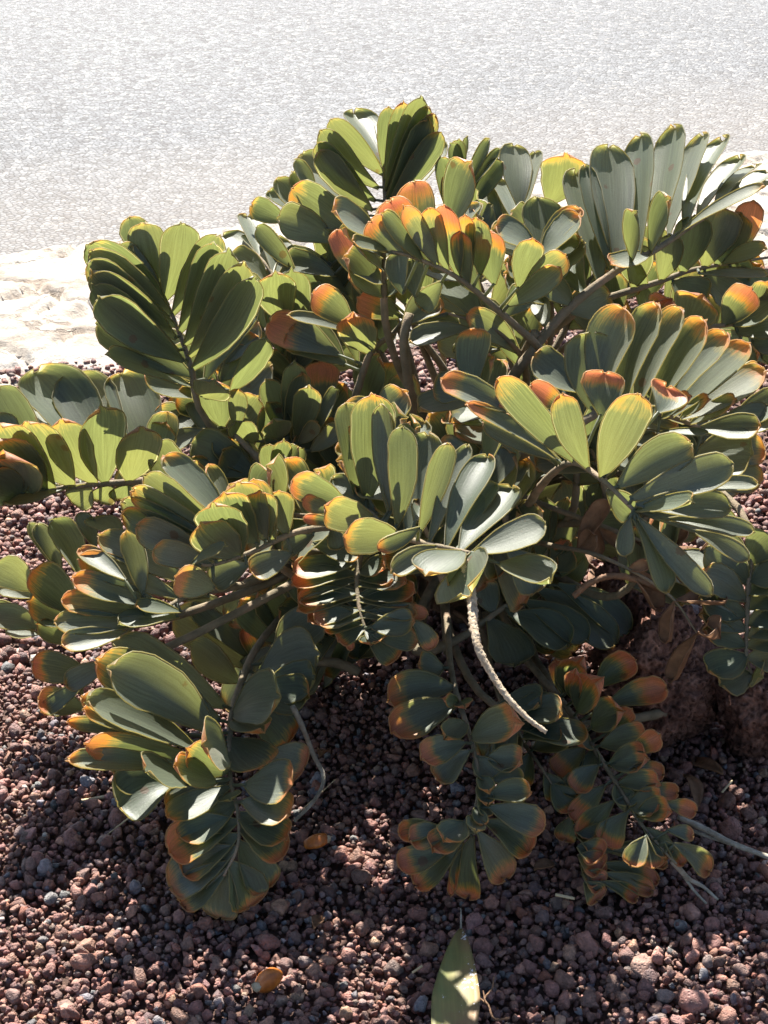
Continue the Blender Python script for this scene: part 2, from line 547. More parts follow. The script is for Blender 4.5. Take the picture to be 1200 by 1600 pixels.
def ico(sub):
    bm = bmesh.new()
    bmesh.ops.create_icosphere(bm, subdivisions=sub, radius=1)
    V = np.array([v.co for v in bm.verts])
    F = np.array([[v.index for v in f.verts] for f in bm.faces])
    bm.free()
    return V, F


ICO = {k: ico(k) for k in (1, 2, 3)}


def stone_shapes(n, lvl, g):
    """n angular pebbles of unit radius, (n, verts, 3)"""
    V, F = ICO[lvl]
    K = 14
    pn = g.normal(size=(n, K, 3)); pn /= np.linalg.norm(pn, axis=2, keepdims=True)
    pd = g.uniform(.46, .9, size=(n, K))
    dots = np.einsum('nkc,vc->nkv', pn, V)
    r = np.where(dots > .05, pd[:, :, None] / np.maximum(dots, .05), 9.0).min(axis=1)
    r = np.minimum(r, 1.05)
    amp = {1: .08, 2: .09, 3: .04}[lvl]
    r = r * (1 + amp * g.normal(size=r.shape).clip(-1.6, 1.6))
    ph = g.uniform(0, 6.28, size=(n, 3)); fr = g.uniform(3, 6, size=(n, 3))
    lump = np.sin(V[None, :, 0] * fr[:, :1] + ph[:, :1]) * np.sin(V[None, :, 1] * fr[:, 1:2] + ph[:, 1:2]) * np.sin(V[None, :, 2] * fr[:, 2:3] + ph[:, 2:3])
    r = r * (1 + .05 * lump)
    return V[None] * r[:, :, None], F


def rand_rot(n, g):
    q = g.normal(size=(n, 4)); q /= np.linalg.norm(q, axis=1, keepdims=True)
    a, b, c, d_ = q.T
    return np.stack([np.stack([1 - 2 * (c * c + d_ * d_), 2 * (b * c - a * d_), 2 * (b * d_ + a * c)], 1),
                     np.stack([2 * (b * c + a * d_), 1 - 2 * (b * b + d_ * d_), 2 * (c * d_ - a * b)], 1),
                     np.stack([2 * (b * d_ - a * c), 2 * (c * d_ + a * b), 1 - 2 * (b * b + c * c)], 1)], 1)


def stone_colors(n, g):
    c = PALETTE[g.choice(len(PALETTE), n, p=PW)]
    return 1.36 * c * np.array([1.03, .965, .93]) * g.uniform(.72, 1.32, size=(n, 1)) * g.uniform(.93, 1.07, size=(n, 3))


def bed_height(x, y):
    return .012 * np.sin(x * 5.1 + 1.0) * np.sin(y * 4.3) + .006 * np.sin(x * 13 + y * 9)


def gravel():
    g = np.random.default_rng(5)
    # bed sheet under the stones
    nx, ny = 60, 60
    xs, ys = np.linspace(-1.5, 1.9, nx), np.linspace(.55, 3.6, ny)
    V = []
    for yy in ys:
        for xx in xs:
            q = np.array([xx, yy, 0]) - KA
            n = q @ KNRM
            y2 = yy if n < -.3 else yy - (n + .3)
            V.append((xx, y2, bed_height(xx, y2) - .008))
    F = [(a, a + 1, a + nx + 1, a + nx) for j in range(ny - 1) for i in range(nx - 1) for a in [j * nx + i]]
    bed = tag(link('gravel_bed', mesh_np('gravel_bed', np.array(V), np.array(F)), mat=M_SOIL), kind='structure')
    pts = []
    # jittered grids, two layers; spacing about 10 mm in front, larger further back where stones are only a few pixels
    for (y0, y1, sp, lay, hw) in ((.84, 1.55, .0078, 2, .58), (1.55, 2.1, .0115, 2, .80), (2.1, 3.5, .0125, 1, 1.30)):
        for l in range(lay):
            gx = np.arange(-hw, hw, sp); gy = np.arange(y0, y1, sp)
            X, Y = np.meshgrid(gx, gy)
            X = X + g.uniform(-.55, .55, X.shape) * sp; Y = Y + g.uniform(-.55, .55, Y.shape) * sp
            pts.append(np.stack([X.ravel(), Y.ravel(), np.full(X.size, l), np.full(X.size, sp)], 1))
    P = np.concatenate(pts)
    P = P[((P[:, :2] - KA[:2]) @ KNRM[:2]) < -.54]
    # keep what the view (and a step aside) can show
    P = P[np.abs(P[:, 0]) < .30 * (P[:, 1] + .25) + .17]
    n = len(P)
    rad = 1.12 * P[:, 3] * np.exp(g.normal(-.72, .36, n)).clip(.26, 1.5)
    keep = (P[:, 2] == 0) | (g.random(n) < .88)
    P, rad = P[keep], rad[keep]; n = len(P)
    z = bed_height(P[:, 0], P[:, 1]) + np.where(P[:, 2] == 0, 0, .0052) + g.uniform(-.002, .003, n)
    C = np.stack([P[:, 0], P[:, 1], z], 1)
    col = stone_colors(n, g)
    near = (C[:, 1] < 1.07) & (P[:, 2] == 1)
    # the 300 that show largest: upper layer, in frame, near and big
    depth = np.linalg.norm(C - CAMP, axis=1)
    rel = (C - CAMP); xf = rel @ RT / (rel @ FW) / T18; yf = rel @ UP / (rel @ FW) / T18
    inframe = (np.abs(xf) < .74) & (yf > -.985) & (yf < -.50)
    score = np.where(inframe & (P[:, 2] == 1), rad / depth, 0)
    big = np.argsort(-score)[:300]
    isbig = np.zeros(n, bool); isbig[big] = True
    sel_big = big
    VV, FF, CC, off = [], [], [], 0
    mid = ~near & (C[:, 1] < 1.50) & (P[:, 2] == 1) & ~isbig
    for lvl, mask in ((3, near & ~isbig), (2, mid), (1, ~near & ~mid & ~isbig)):
        idx = np.where(mask)[0]
        for ch in np.array_split(idx, max(1, len(idx) // 1500)):
            S, F = stone_shapes(len(ch), lvl, g)
            S = S * (rad[ch][:, None, None] * g.uniform(.68, 1.2, size=(len(ch), 1, 3)))
            S = np.einsum('nij,nvj->nvi', rand_rot(len(ch), g), S) + C[ch][:, None, :]
            nv = S.shape[1]
            VV.append(S.reshape(-1, 3))
            FF.append((F[None] + (off + np.arange(len(ch)) * nv)[:, None, None]).reshape(-1, 3))
            cc = np.repeat(col[ch], nv, axis=0)
            CC.append(np.concatenate([cc, np.ones((len(cc), 1))], 1))
            off += len(ch) * nv
    me = mesh_np('gravel', np.concatenate(VV), np.concatenate(FF), False)
    attr(me, 'col', np.concatenate(CC))
    o = link('gravel', me, bed, M_STONE)
    tag(o, kind='stuff')
    # single pebbles: 60 shapes shared among 300
    protos = []
    S, F = stone_shapes(60, 3, g)
    S = S * g.uniform(.68, 1.2, size=(60, 1, 3))
    pc = stone_colors(60, g)
    for k in range(60):
        pm = mesh_np('pebble', S[k] * .008, F, False)
        attr(pm, 'col', np.concatenate([np.repeat(pc[k:k + 1], len(S[k]), 0), np.ones((len(S[k]), 1))], 1))
        pm.materials.append(M_STONE)
        protos.append(pm)
    for k, i in enumerate(sel_big):
        o = bpy.data.objects.new('pebble', protos[k % 60])
        o.location = C[i] + np.array([0, 0, .002])
        o.rotation_euler = g.uniform(0, 6.28, 3)
        sc_ = rad[i] / .008 * 1.05
        o.scale = (sc_,) * 3
        o.parent = bed
        COL.objects.link(o)
    print('stones', n, 'tris', len(me.polygons), near.sum())


gravel()

# ------------------------------------------------------------------ the cardboard palm
V_ROWS = np.array([0, .06, .15, .27, .40, .53, .65, .76, .85, .915, .96, .988, 1.0])
U_COLS = np.array([-1, -.92, -.5, 0, .5, .92, 1])


def half_width(v, kind=0):
    """obovate outline: narrow stalk end, broad rounded tip"""
    v = np.asarray(v)
    up = np.clip(v / .74, 0, 1)
    a = .10 + .90 * np.sin(up * math.pi / 2) ** 1.08
    q = np.clip((v - .74) / .26, 0, 1)
    b = np.clip(1 - (q ** 2.8), 0, 1) ** .46
    return np.where(v < .74, a, np.maximum(b, .15))


def leaflet_mesh(p0, base, tip, width, roll, tipred, g, cup=.16, bend=None, rim_r=.00075):
    """one blade: p0 on the rachis, base where the blade starts, tip; width in metres"""
    p0, base, tip = map(np.asarray, (p0, base, tip))
    A = tip - base
    ln = np.linalg.norm(A); A = A / ln
    mid = (base + tip) / 2
    view = nrm(CAMP - mid)
    c = nrm(view - A * (view @ A))
    s = np.cross(A, c)
    if s[2] < -.05 or (abs(s[2]) <= .05 and s[0] > 0): s = -s
    rr = R(roll)
    nn = math.cos(rr) * c + math.sin(rr) * s
    W = np.cross(nn, A)
    bend = g.uniform(-.005, .06) if bend is None else bend
    stalk = np.linalg.norm(base - p0)
    f0 = stalk / (stalk + ln)
    ctrl = mid + nn * bend * ln * 2 - A * ln * .05
    nr, nc = len(V_ROWS), len(U_COLS)
    j1, j2, skew = g.uniform(-1, 1), g.uniform(-1, 1), g.uniform(-.16, .16)
    jag = g.uniform(-.02, .02, nc); jag[3] += g.uniform(-.015, .015); jag[0] -= .01; jag[-1] -= .01
    wob = g.uniform(-.045, .045, (nr, 2))
    twist = R(g.uniform(-9, 9))
    cup = cup * g.uniform(.7, 1.5)
    V = np.zeros((nr, nc, 3)); UV = np.zeros((nr, nc, 3)); ED = np.zeros((nr, nc))
    hw = half_width(V_ROWS) * width / 2
    wave = g.uniform(0, 6.28)
    rv_ = g.random()
    for i, v in enumerate(V_ROWS):
        ax = (1 - v) ** 2 * base + 2 * v * (1 - v) * ctrl + v * v * tip
        tw = twist * (v - .3)
        Wi = math.cos(tw) * W + math.sin(tw) * nn
        Ni = -math.sin(tw) * W + math.cos(tw) * nn
        side = skew * width * math.sin(v * math.pi) * .6
        for k, u in enumerate(U_COLS):
            h = hw[i] * (1 + (wob[i, 0] if u < 0 else wob[i, 1]) * (v > .4))
            x = u * h + side
            lift = cup * width * (u * u) * min(1, v * 2.2) * .8 + .012 * width * math.sin(v * 9 + wave) * u
            al = jag[k] * ln * max(0, (v - .8) / .2) * (1 - .35 * abs(u))
            V[i, k] = ax + Wi * x + Ni * lift + A * al
            UV[i, k] = (u * .5 + .5, v, rv_)
            ED[i, k] = 1.0 if (abs(u) == 1 or i == nr - 1) else 0.0
    ED[0] = 0
    verts = V.reshape(-1, 3); uvs = UV.reshape(-1, 3); ed = ED.ravel()
    faces = [(i * nc + k, i * nc + k + 1, (i + 1) * nc + k + 1, (i + 1) * nc + k) for i in range(nr - 1) for k in range(nc - 1)]
    # thick rounded margin: a three sided bead all along the outline
    loop = [i * nc for i in range(nr)] + [(nr - 1) * nc + k for k in range(1, nc - 1)] + [i * nc + nc - 1 for i in range(nr - 1, -1, -1)]
    path = verts[loop]
    tg = np.gradient(path, axis=0)
    rv, ru = [], []
    for i, q in enumerate(path):
        t_ = nrm(tg[i]); a_ = nrm(np.cross(t_, nn)); b_ = np.cross(t_, a_)
        for k in range(3):
            an = 2 * math.pi * k / 3
            rv.append(q + rim_r * (math.cos(an) * a_ + math.sin(an) * b_)); ru.append(uvs[loop[i]])
    o0 = len(verts)
    for i in range(len(path) - 1):
        for k in range(3):
            a, b = o0 + i * 3 + k, o0 + i * 3 + (k + 1) % 3
            faces.append((a, b, b + 3, a + 3))
    verts = np.vstack([verts, rv]); uvs = np.vstack([uvs, ru]); ed = np.concatenate([ed, np.ones(len(rv))])
    # short stalk to the rachis
    if stalk > .002:
        pv, pf = tube(np.linspace(p0, base + A * ln * .03, 4), np.array([.0022, .0018, .0017, .0016]), 5)
        o1 = len(verts)
        faces += [tuple(o1 + q for q in f) for f in pf]
        verts = np.vstack([verts, pv]); uvs = np.vstack([uvs, np.tile([.5, .0, .4], (len(pv), 1))]); ed = np.concatenate([ed, np.full(len(pv), .2)])
    me = mesh_np('leaflet', verts, faces)
    attr(me, 'leafuv', np.concatenate([uvs, np.ones((len(uvs), 1))], 1))
    attr(me, 'edge', ed)
    attr(me, 'tip', np.full(len(verts), tipred))
    me.materials.append(M_LEAF)
    return me


FR = {'A': (100, 120, .5), 'B': (600, 120, .5), 'C': (0, 560, 560 / 1200), 'D': (420, 560, .4), 'E': (660, 460, .45), 'F': (40, 940, 520 / 1200),
      'G': (560, 900, .325), 'H': (780, 860, .35), 'K': (420, 420, 340 / 1200), 'P': (0, 0, 1)}

palm = bpy.data.objects.new('cardboard_palm', None)
CROWN = np.array([.10, 1.74, .07])
palm.location = (.10, 1.74, 0)
palm.empty_display_size = .2
COL.objects.link(palm)
bpy.context.view_layer.update()
PINV = palm.matrix_world.inverted()
tag(palm, 'large cardboard palm with stiff green orange-tipped leaflets, sprawling over the red gravel', 'plant')
g_leaf = np.random.default_rng(77)
NLEAF = [0]


def pat(px, py, Y):
    """a point of the plant; its upper parts arch forward"""
    return at(px, py, Y * (1 - .06 * min(1, max(0, (1050 - py) / 650))))


def to_local(o):
    o.matrix_parent_inverse = PINV


def frond(frame, rach, leaves, roll=0, tip=.15, dy=-.01, wid=None, stem='auto', rad=.0042, name='frond', cup=.16, tipadd=0.0, mat=None, wmul=1.0):
    ox, oy, s = FR[frame]
    pts = np.array([pat(ox + x * s, oy + y * s, Y) for x, y, Y in rach])
    RP = spline(pts, 40)
    path = RP
    if stem == 'auto':
        c = CROWN + np.array([g_leaf.uniform(-.05, .05), g_leaf.uniform(-.04, .04), 0])
        t0 = nrm(RP[0] - RP[3])
        dist = np.linalg.norm(RP[0] - c)
        m1 = RP[0] + t0 * dist * .30
        m2 = c + np.array([0, 0, .10]) + (RP[0] - c) * .12
        tt = np.linspace(0, 1, 16)[:-1, None]
        st = (1 - tt) ** 3 * c + 3 * (1 - tt) ** 2 * tt * m2 + 3 * (1 - tt) * tt ** 2 * m1 + tt ** 3 * RP[0]
        st[:, 2] = np.maximum(st[:, 2], .012)
        path = np.vstack([st, RP])
    elif stem is not None:
        st = spline(np.array([pat(*q) for q in stem] + [RP[0]]), 16)[:-1]
        path = np.vstack([st, RP])
    path[:, 2] = np.maximum(path[:, 2], .008)
    r = np.linspace(1.25, .32, len(path)) * rad
    V, F = tube(path, r, 8, .12, seed=len(RP))
    fo = link(name, mesh_np(name, np.array(V), F), palm, M_RACHIS)
    to_local(fo)
    # photo positions of the rachis samples
    rel = RP - CAMP
    q = np.stack([600 + (rel @ RT) / (rel @ FW) / T18 * 800, 800 - (rel @ UP) / (rel @ FW) / T18 * 800], 1)
    for lf in leaves:
        lf = list(lf) + [None] * (8 - len(lf))
        bx, by, tx, ty, w_, ro, ti, dd = lf
        b = np.array([ox + bx * s, oy + by * s]); t = np.array([ox + tx * s, oy + ty * s])
        i = int(np.argmin(((q - b) ** 2).sum(1)))
        Yb = RP[i, 1]
        gap = np.linalg.norm(q[i] - b)
        ro = (roll if ro is None else ro) + g_leaf.uniform(-2, 2)
        ti = max(0, (tip if ti is None else ti) + g_leaf.uniform(-.08, .08) + tipadd)
        dd = dy if dd is None else dd
        base = RP[i] if gap < 7 else at(b[0], b[1], Yb + dd * .3)
        tp = at(t[0], t[1], Yb + dd)
        ln = np.linalg.norm(tp - base)
        ww = (w_ if w_ is not None else wid)
        ww = (ww * s * pxsize(base)) * 1.04 * wmul / max(.66, math.cos(R(ro))) if ww else ln * .40
        for _ in (base, tp):
            if _[2] < .006: _[2] = .006
        me = leaflet_mesh(RP[i], base, tp, ww, ro, ti, g_leaf, cup=cup)
        if mat is not None: me.materials[0] = mat
        lo = link('leaflet', me, fo)
        lo.matrix_parent_inverse = (palm.matrix_world @ fo.matrix_parent_inverse).inverted()
        NLEAF[0] += 1
    return fo


# --- back row ------------------------------------------------------
# tall frond at the very back
frond('A', [(1015, 470, 1.98), (1005, 380, 1.99), (998, 270, 2.015), (990, 190, 2.035)], [
    (950, 440, 745, 245, 95, 30, .05, .09), (965, 420, 800, 228, 80, -28, .1), (975, 390, 792, 205, 75, -30, .1), (985, 350, 803, 165, 72, -30, .1),
    (990, 310, 835, 132, 72, -28, .1), (995, 280, 905, 115, 90, 35, .05, .10), (998, 260, 985, 140, 70, 45, .0, .12),
    (1002, 290, 1015, 95, 60, -10, .1), (1004, 330, 1060, 80, 66, -30, .1), (1006, 360, 1115, 62, 66, -30, .1), (1008, 370, 1130, 90, 66, -30, .1),
    (1008, 385, 1155, 115, 62, -26, .1), (1010, 400, 1135, 130, 70, -26, .1), (1012, 410, 1178, 175, 68, -24, .15), (1014, 430, 1182, 205, 85, 20, .05, .09)], dy=.0)
# frond behind it reaching left
frond('A', [(900, 560, 1.92), (830, 500, 1.94), (760, 450, 1.97), (690, 410, 2.0)], [
    (915, 490, 716, 345, 110, -15, .25), (790, 450, 712, 298, 50, 40, 0), (770, 440, 662, 322, 70, 40, 0), (730, 430, 640, 360, 55, 40, 0),
    (700, 450, 588, 398, 70, -10, .1), (845, 520, 662, 445, 100, 30, 0, -.03), (840, 590, 690, 560, 80, 20, .0), (850, 620, 690, 580, 70, 50, .1, -.02),
    (790, 420, 720, 260, 50, 55, 0)], dy=0.02)
# pale leaflets right behind the left frond
frond('A', [(720, 800, 1.84), (690, 690, 1.86), (640, 600, 1.90), (590, 540, 1.94)], [
    (600, 560, 572, 438, 75, 35, 0, .10), (610, 590, 495, 500, 80, 40, 0, .10), (640, 620, 585, 515, 70, 50, 0, .10), (660, 620, 640, 485, 75, 45, 0, .10),
    (690, 640, 665, 500, 70, 40, 0, .10), (690, 770, 660, 606, 115, -10, .15, -.05), (745, 790, 712, 600, 95, -15, .05, -.03), (650, 720, 545, 640, 80, 30, .0),
    (640, 640, 520, 560, 80, 50, 0), (770, 800, 800, 640, 60, 30, 0), (720, 600, 600, 470, 60, 20, 0)], dy=0.0)
# upright narrow leaflets at the back, middle
frond('B', [(260, 480, 1.98), (250, 400, 2.0), (240, 350, 2.03)], [
    (230, 370, 205, 208, 42, 40, 0), (240, 360, 238, 195, 45, 45, 0), (250, 350, 262, 188, 22, 60, 0), (255, 370, 332, 196, 36, 50, 0),
    (260, 380, 366, 225, 30, 55, 0), (270, 400, 372, 268, 60, 45, 0), (220, 400, 215, 255, 60, 25, 0), (200, 420, 175, 250, 50, 35, 0), (200, 420, 195, 310, 40, -10, .8)])
# pair of broad leaflets and the yellow green one
frond('B', [(470, 640, 1.86), (450, 500, 1.90), (440, 430, 1.92)], [
    (425, 420, 405, 215, 95, 25, 0, .11), (440, 410, 475, 238, 60, 45, 0, .11), (515, 400, 565, 238, 135, -25, .35), (400, 440, 335, 318, 85, 60, 0, .11),
    (380, 530, 285, 330, 85, 15, 0, .11), (415, 530, 345, 390, 80, 20, 0, .11), (430, 480, 395, 420, 70, 50, 0), (450, 560, 350, 480, 60, 20, .1), (490, 560, 540, 420, 70, 10, 0)])
# large frond top right
frond('B', [(430, 900, 1.66), (560, 740, 1.70), (720, 610, 1.74), (850, 540, 1.78), (1000, 440, 1.83), (1160, 350, 1.88)], [
    (560, 720, 480, 380, 125, 22, .0, .13), (660, 640, 598, 300, 130, 24, 0, .13), (700, 610, 628, 280, 60, 10, 0, .10), (740, 590, 700, 220, 135, 26, 0, .13),
    (790, 560, 806, 185, 105, 35, 0, .13), (840, 540, 912, 158, 95, 48, 0, .13), (890, 500, 1000, 182, 95, 56, 0, .13), (940, 470, 1065, 200, 85, 58, 0, .13),
    (980, 440, 1115, 258, 70, 58, 0, .13), (1020, 420, 1160, 285, 60, 60, 0, .13), (1060, 400, 1200, 300, 60, 60, 0, .04), (1110, 370, 1230, 310, 55, 58, 0, .03),
    (770, 570, 792, 418, 60, 58, .1, -.05), (830, 545, 900, 380, 75, 56, .1, -.05), (830, 550, 708, 588, 55, 50, .35, -.04),
    (600, 720, 500, 640, 70, 10, 0), (640, 680, 590, 560, 90, -20, .0, .06), (900, 510, 1190, 345, 50, 66, .1, -.03), (560, 740, 700, 690, 110, 5, .1, .04),
    (520, 790, 480, 690, 60, -15, .0, .05)], rad=.006)
# frond beneath it running to the right edge
frond('B', [(700, 690, 1.80), (860, 640, 1.82), (980, 600, 1.85), (1230, 560, 1.9)], [
    (780, 660, 800, 520, 75, -15, 0), (860, 640, 890, 490, 80, -20, .0), (930, 620, 970, 430, 110, -20, .05), (1000, 600, 1060, 410, 120, -22, .1),
    (1040, 600, 1115, 425, 100, -10, .1), (1080, 590, 1150, 385, 85, -25, .8), (1050, 600, 1195, 540, 50, 40, .1, -.06), (980, 615, 1200, 625, 45, 60, .0, -.06),
    (820, 650, 760, 580, 60, -15, .0), (900, 640, 1010, 690, 100, 25, .1, -.02), (1000, 620, 1100, 700, 90, 30, .2, -.02), (1080, 600, 1230, 680, 90, 30, .1, -.02)])
# --- left ----------------------------------------------------------
frond('A', tipadd=-.24, rach=[(405, 970, 1.69), (395, 900, 1.70), (345, 760, 1.735), (300, 660, 1.765), (285, 620, 1.78)], leaves=[
    (400, 980, 132, 870, 62, 58, .15, -.05), (392, 940, 103, 772, 112, 22, .12, -.01), (375, 890, 108, 685, 112, -24, .18, -.04), (360, 860, 92, 650, 100, -26, .3, -.03),
    (352, 820, 88, 605, 98, -26, .25, -.025), (345, 790, 80, 572, 96, -26, .25, -.02), (335, 750, 84, 542, 94, -26, .3, -.015), (320, 715, 76, 522, 110, -26, .3, -.01),
    (310, 690, 165, 530, 70, 40, 0, 0), (300, 660, 208, 532, 45, 62, 0, 0),
    (440, 950, 592, 700, 95, 25, .05, .06), (412, 920, 598, 625, 100, -14, .12, -.03), (395, 880, 562, 578, 98, -22, .2, -.02), (380, 840, 512, 540, 105, -24, .25, -.01),
    (365, 800, 462, 515, 95, -22, .25, 0), (350, 740, 478, 492, 90, -20, .3, .01), (320, 700, 368, 455, 115, -22, .3, 0), (300, 660, 252, 455, 115, -24, .3, .01), (295, 640, 205, 440, 90, -20, .35, .02),
    (520, 985, 632, 812, 70, -25, .25, -.06), (430, 1000, 470, 945, 110, -15, .3, -.05)], rad=.0038)
# left frond pointing out of the picture
frond('C', wmul=1.35, rach=[(520, 400, 1.62), (470, 410, 1.61), (230, 430, 1.57), (100, 460, 1.55), (-60, 490, 1.53)], leaves=[
    (510, 370, 405, 55, 120, 18, 0, .13), (430, 380, 245, 62, 150, 20, 0, .13), (330, 380, 118, 50, 150, 30, 0, .13), (270, 390, 92, 150, 110, 40, 0, .13), (180, 400, -10, 95, 90, -10, .1, .06),
    (100, 420, -20, 190, 90, 10, 0, .05), (530, 380, 562, 180, 70, 10, .1, .04),
    (360, 410, 335, 155, 110, -20, .1, -.03), (430, 405, 472, 225, 100, -18, .15, -.04), (320, 415, 205, 200, 95, -22, .15, -.03), (240, 425, 90, 208, 110, -22, .2, -.03),
    (185, 435, -5, 218, 120, -22, .25, -.03), (150, 440, -15, 272, 110, -22, .3, -.04), (100, 455, 10, 305, 130, -24, .35, -.05), (70, 460, -40, 340, 110, -20, .4, -.05), (60, 470, -60, 400, 100, -15, .3, -.05),
    (250, 440, 8, 492, 55, 62, .0, -.05), (300, 430, 240, 480, 70, -30, .0, -.01), (370, 420, 330, 475, 60, -30, .0, 0), (430, 415, 400, 470, 60, -30, .0, 0)], rad=.0045)
# leaflets between left frond and middle
frond('C', [(960, 330, 1.68), (960, 260, 1.70), (965, 200, 1.73)], [
    (945, 255, 890, 70, 75, 15, 0), (955, 250, 985, 12, 80, -20, .05), (965, 250, 1010, 45, 70, -18, .1), (990, 265, 1035, 90, 85, -15, .15, -.03), (1075, 170, 1075, 10, 110, 5, .75, .02),
    (1055, 255, 1138, 108, 60, 58, .0), (1000, 285, 1060, 210, 50, -10, .1, -.03), (1040, 310, 1145, 228, 60, 15, .2, -.03), (930, 270, 915, 200, 95, 5, .05, -.04), (860, 280, 790, 208, 80, -25, .0, -.04),
    (1000, 250, 1040, 180, 60, 10, .1)])
frond('C', [(860, 330, 1.64), (790, 260, 1.66), (745, 230, 1.69)], [
    (742, 235, 715, 68, 130, -24, .35), (860, 390, 640, 285, 135, 22, .0, .0), (880, 400, 715, 262, 110, 30, 0, .02), (790, 240, 800, 100, 60, 10, .2), (700, 240, 560, 300, 60, 45, .1), (720, 300, 590, 200, 80, 35, 0, .04),
    (680, 250, 640, 150, 60, 20, .0, .04)])
frond('C', [(960, 520, 1.56), (955, 440, 1.57), (950, 400, 1.59)], [
    (900, 405, 900, 285, 75, -15, .1), (925, 410, 950, 272, 60, -12, .1), (950, 415, 1000, 295, 50, 40, .1), (930, 430, 975, 345, 60, 58, .0, -.02), (1000, 380, 1020, 300, 40, 30, .1), (950, 470, 945, 440, 50, -10, .1)])
# mid-left frond with stacked yellow green leaflets
frond('C', wmul=1.22, rach=[(1200, 555, 1.44), (1000, 580, 1.38), (850, 645, 1.34), (720, 690, 1.31), (670, 690, 1.30)], leaves=[
    (770, 560, 548, 330, 75, 50, .1, .05), (760, 590, 488, 388, 80, -30, .2, .03), (750, 600, 448, 435, 75, -30, .2, .03), (745, 620, 410, 478, 75, -30, .2, .03), (735, 630, 415, 515, 75, -30, .25, .03),
    (720, 660, 462, 560, 85, -28, .2, .02), (710, 680, 515, 640, 70, -15, .25, .0), (800, 650, 715, 480, 120, -20, .22, -.02), (860, 620, 750, 450, 110, -20, .25, -.01),
    (890, 610, 800, 412, 110, -22, .25, 0), (910, 610, 850, 402, 90, -20, .3, .01), (950, 590, 935, 440, 75, -15, .2, 0), (800, 670, 672, 548, 105, -18, .2, -.03), (640, 690, 760, 630, 35, 55, .0, -.02), (900, 600, 870, 440, 90, -20, .3),
    (720, 770, 585, 730, 85, -12, .6, -.03), (830, 690, 705, 750, 80, 15, .15, -.02), (980, 650, 840, 715, 70, 25, .2, -.02), (1050, 590, 950, 650, 50, 10, .1, -.02),
    (1110, 570, 1130, 640, 50, 20, .1)], rad=.0045)
# dark frond at left below
frond('C', wmul=1.05, tipadd=-.17, rach=[(760, 770, 1.46), (640, 790, 1.41), (520, 860, 1.37), (400, 930, 1.34)], leaves=[
    (640, 760, 330, 595, 90, 22, .35, .02), (600, 800, 265, 675, 85, 26, .5, .01), (560, 830, 240, 740, 80, 28, .5, .0), (530, 860, 208, 812, 80, 28, .5, -.01), (480, 890, 185, 885, 75, 28, .45, -.02), (420, 925, 205, 960, 70, 28, .4, -.03),
    (600, 865, 396, 892, 70, 56, .1, -.04), (610, 850, 455, 832, 45, 52, .2, -.03), (700, 800, 530, 785, 50, 40, .5, -.03), (480, 800, 420, 580, 70, 25, .4, .04), (420, 740, 270, 640, 60, 30, .5, .05)], dy=0)
frond('C', tipadd=-.17, rach=[(330, 900, 1.45), (240, 890, 1.47), (170, 860, 1.50), (60, 840, 1.52)], leaves=[
    (265, 865, 100, 715, 120, 30, .55, .0), (245, 895, 90, 815, 90, 30, .5, -.02), (235, 950, 122, 890, 60, 20, .4, -.03), (195, 715, 98, 552, 45, 10, .1, .03), (205, 715, 122, 556, 60, 5, .1, .03), (265, 725, 165, 545, 100, 45, .1, .03),
    (320, 640, 270, 518, 55, 10, .05, .04), (400, 600, 312, 540, 80, 50, 0, .04), (110, 775, -15, 690, 110, -12, .1, 0), (110, 800, -10, 760, 60, 30, 0, 0), (140, 900, -30, 860, 85, 15, .05, -.02), (135, 920, 20, 925, 40, 55, .1, -.03), (100, 880, -30, 830, 60, 10, .1)], stem='auto')
frond('F', tipadd=-.14, rach=[(330, 230, 1.38), (260, 250, 1.39), (200, 300, 1.40)], leaves=[
    (240, 265, 22, 225, 105, 15, .55), (300, 220, 150, 305, 80, 25, .3, -.02), (215, 385, 45, 355, 100, 15, .55), (240, 280, 60, 400, 60, 20, .5)])
# --- middle --------------------------------------------------------
# orange tipped frond left of centre
frond('A', [(915, 985, 1.72), (960, 860, 1.73), (1030, 800, 1.75), (1110, 700, 1.78), (1150, 640, 1.80)], [
    (1030, 710, 930, 568, 120, -20, .75), (1050, 750, 918, 688, 90, -12, .8, -.02), (960, 865, 905, 735, 110, -15, .5, -.02), (905, 775, 775, 675, 95, 18, .6), (935, 650, 852, 480, 90, 28, .75, .03),
    (1080, 720, 1040, 560, 100, -20, .05), (1110, 700, 1100, 560, 100, -20, .0), (1000, 830, 700, 745, 35, 40, .2, -.02), (1060, 760, 1170, 690, 80, 25, .3, -.02), (1090, 800, 1240, 780, 60, 40, .1, -.03),
    (880, 900, 700, 800, 120, 25, .4, .03), (860, 870, 640, 770, 110, 20, .7, .04), (1060, 690, 1040, 640, 60, 0, .9, 0), (1000, 700, 960, 610, 80, 5, .3, .04), (920, 900, 830, 690, 60, 30, .1, .02)], rad=.0046)
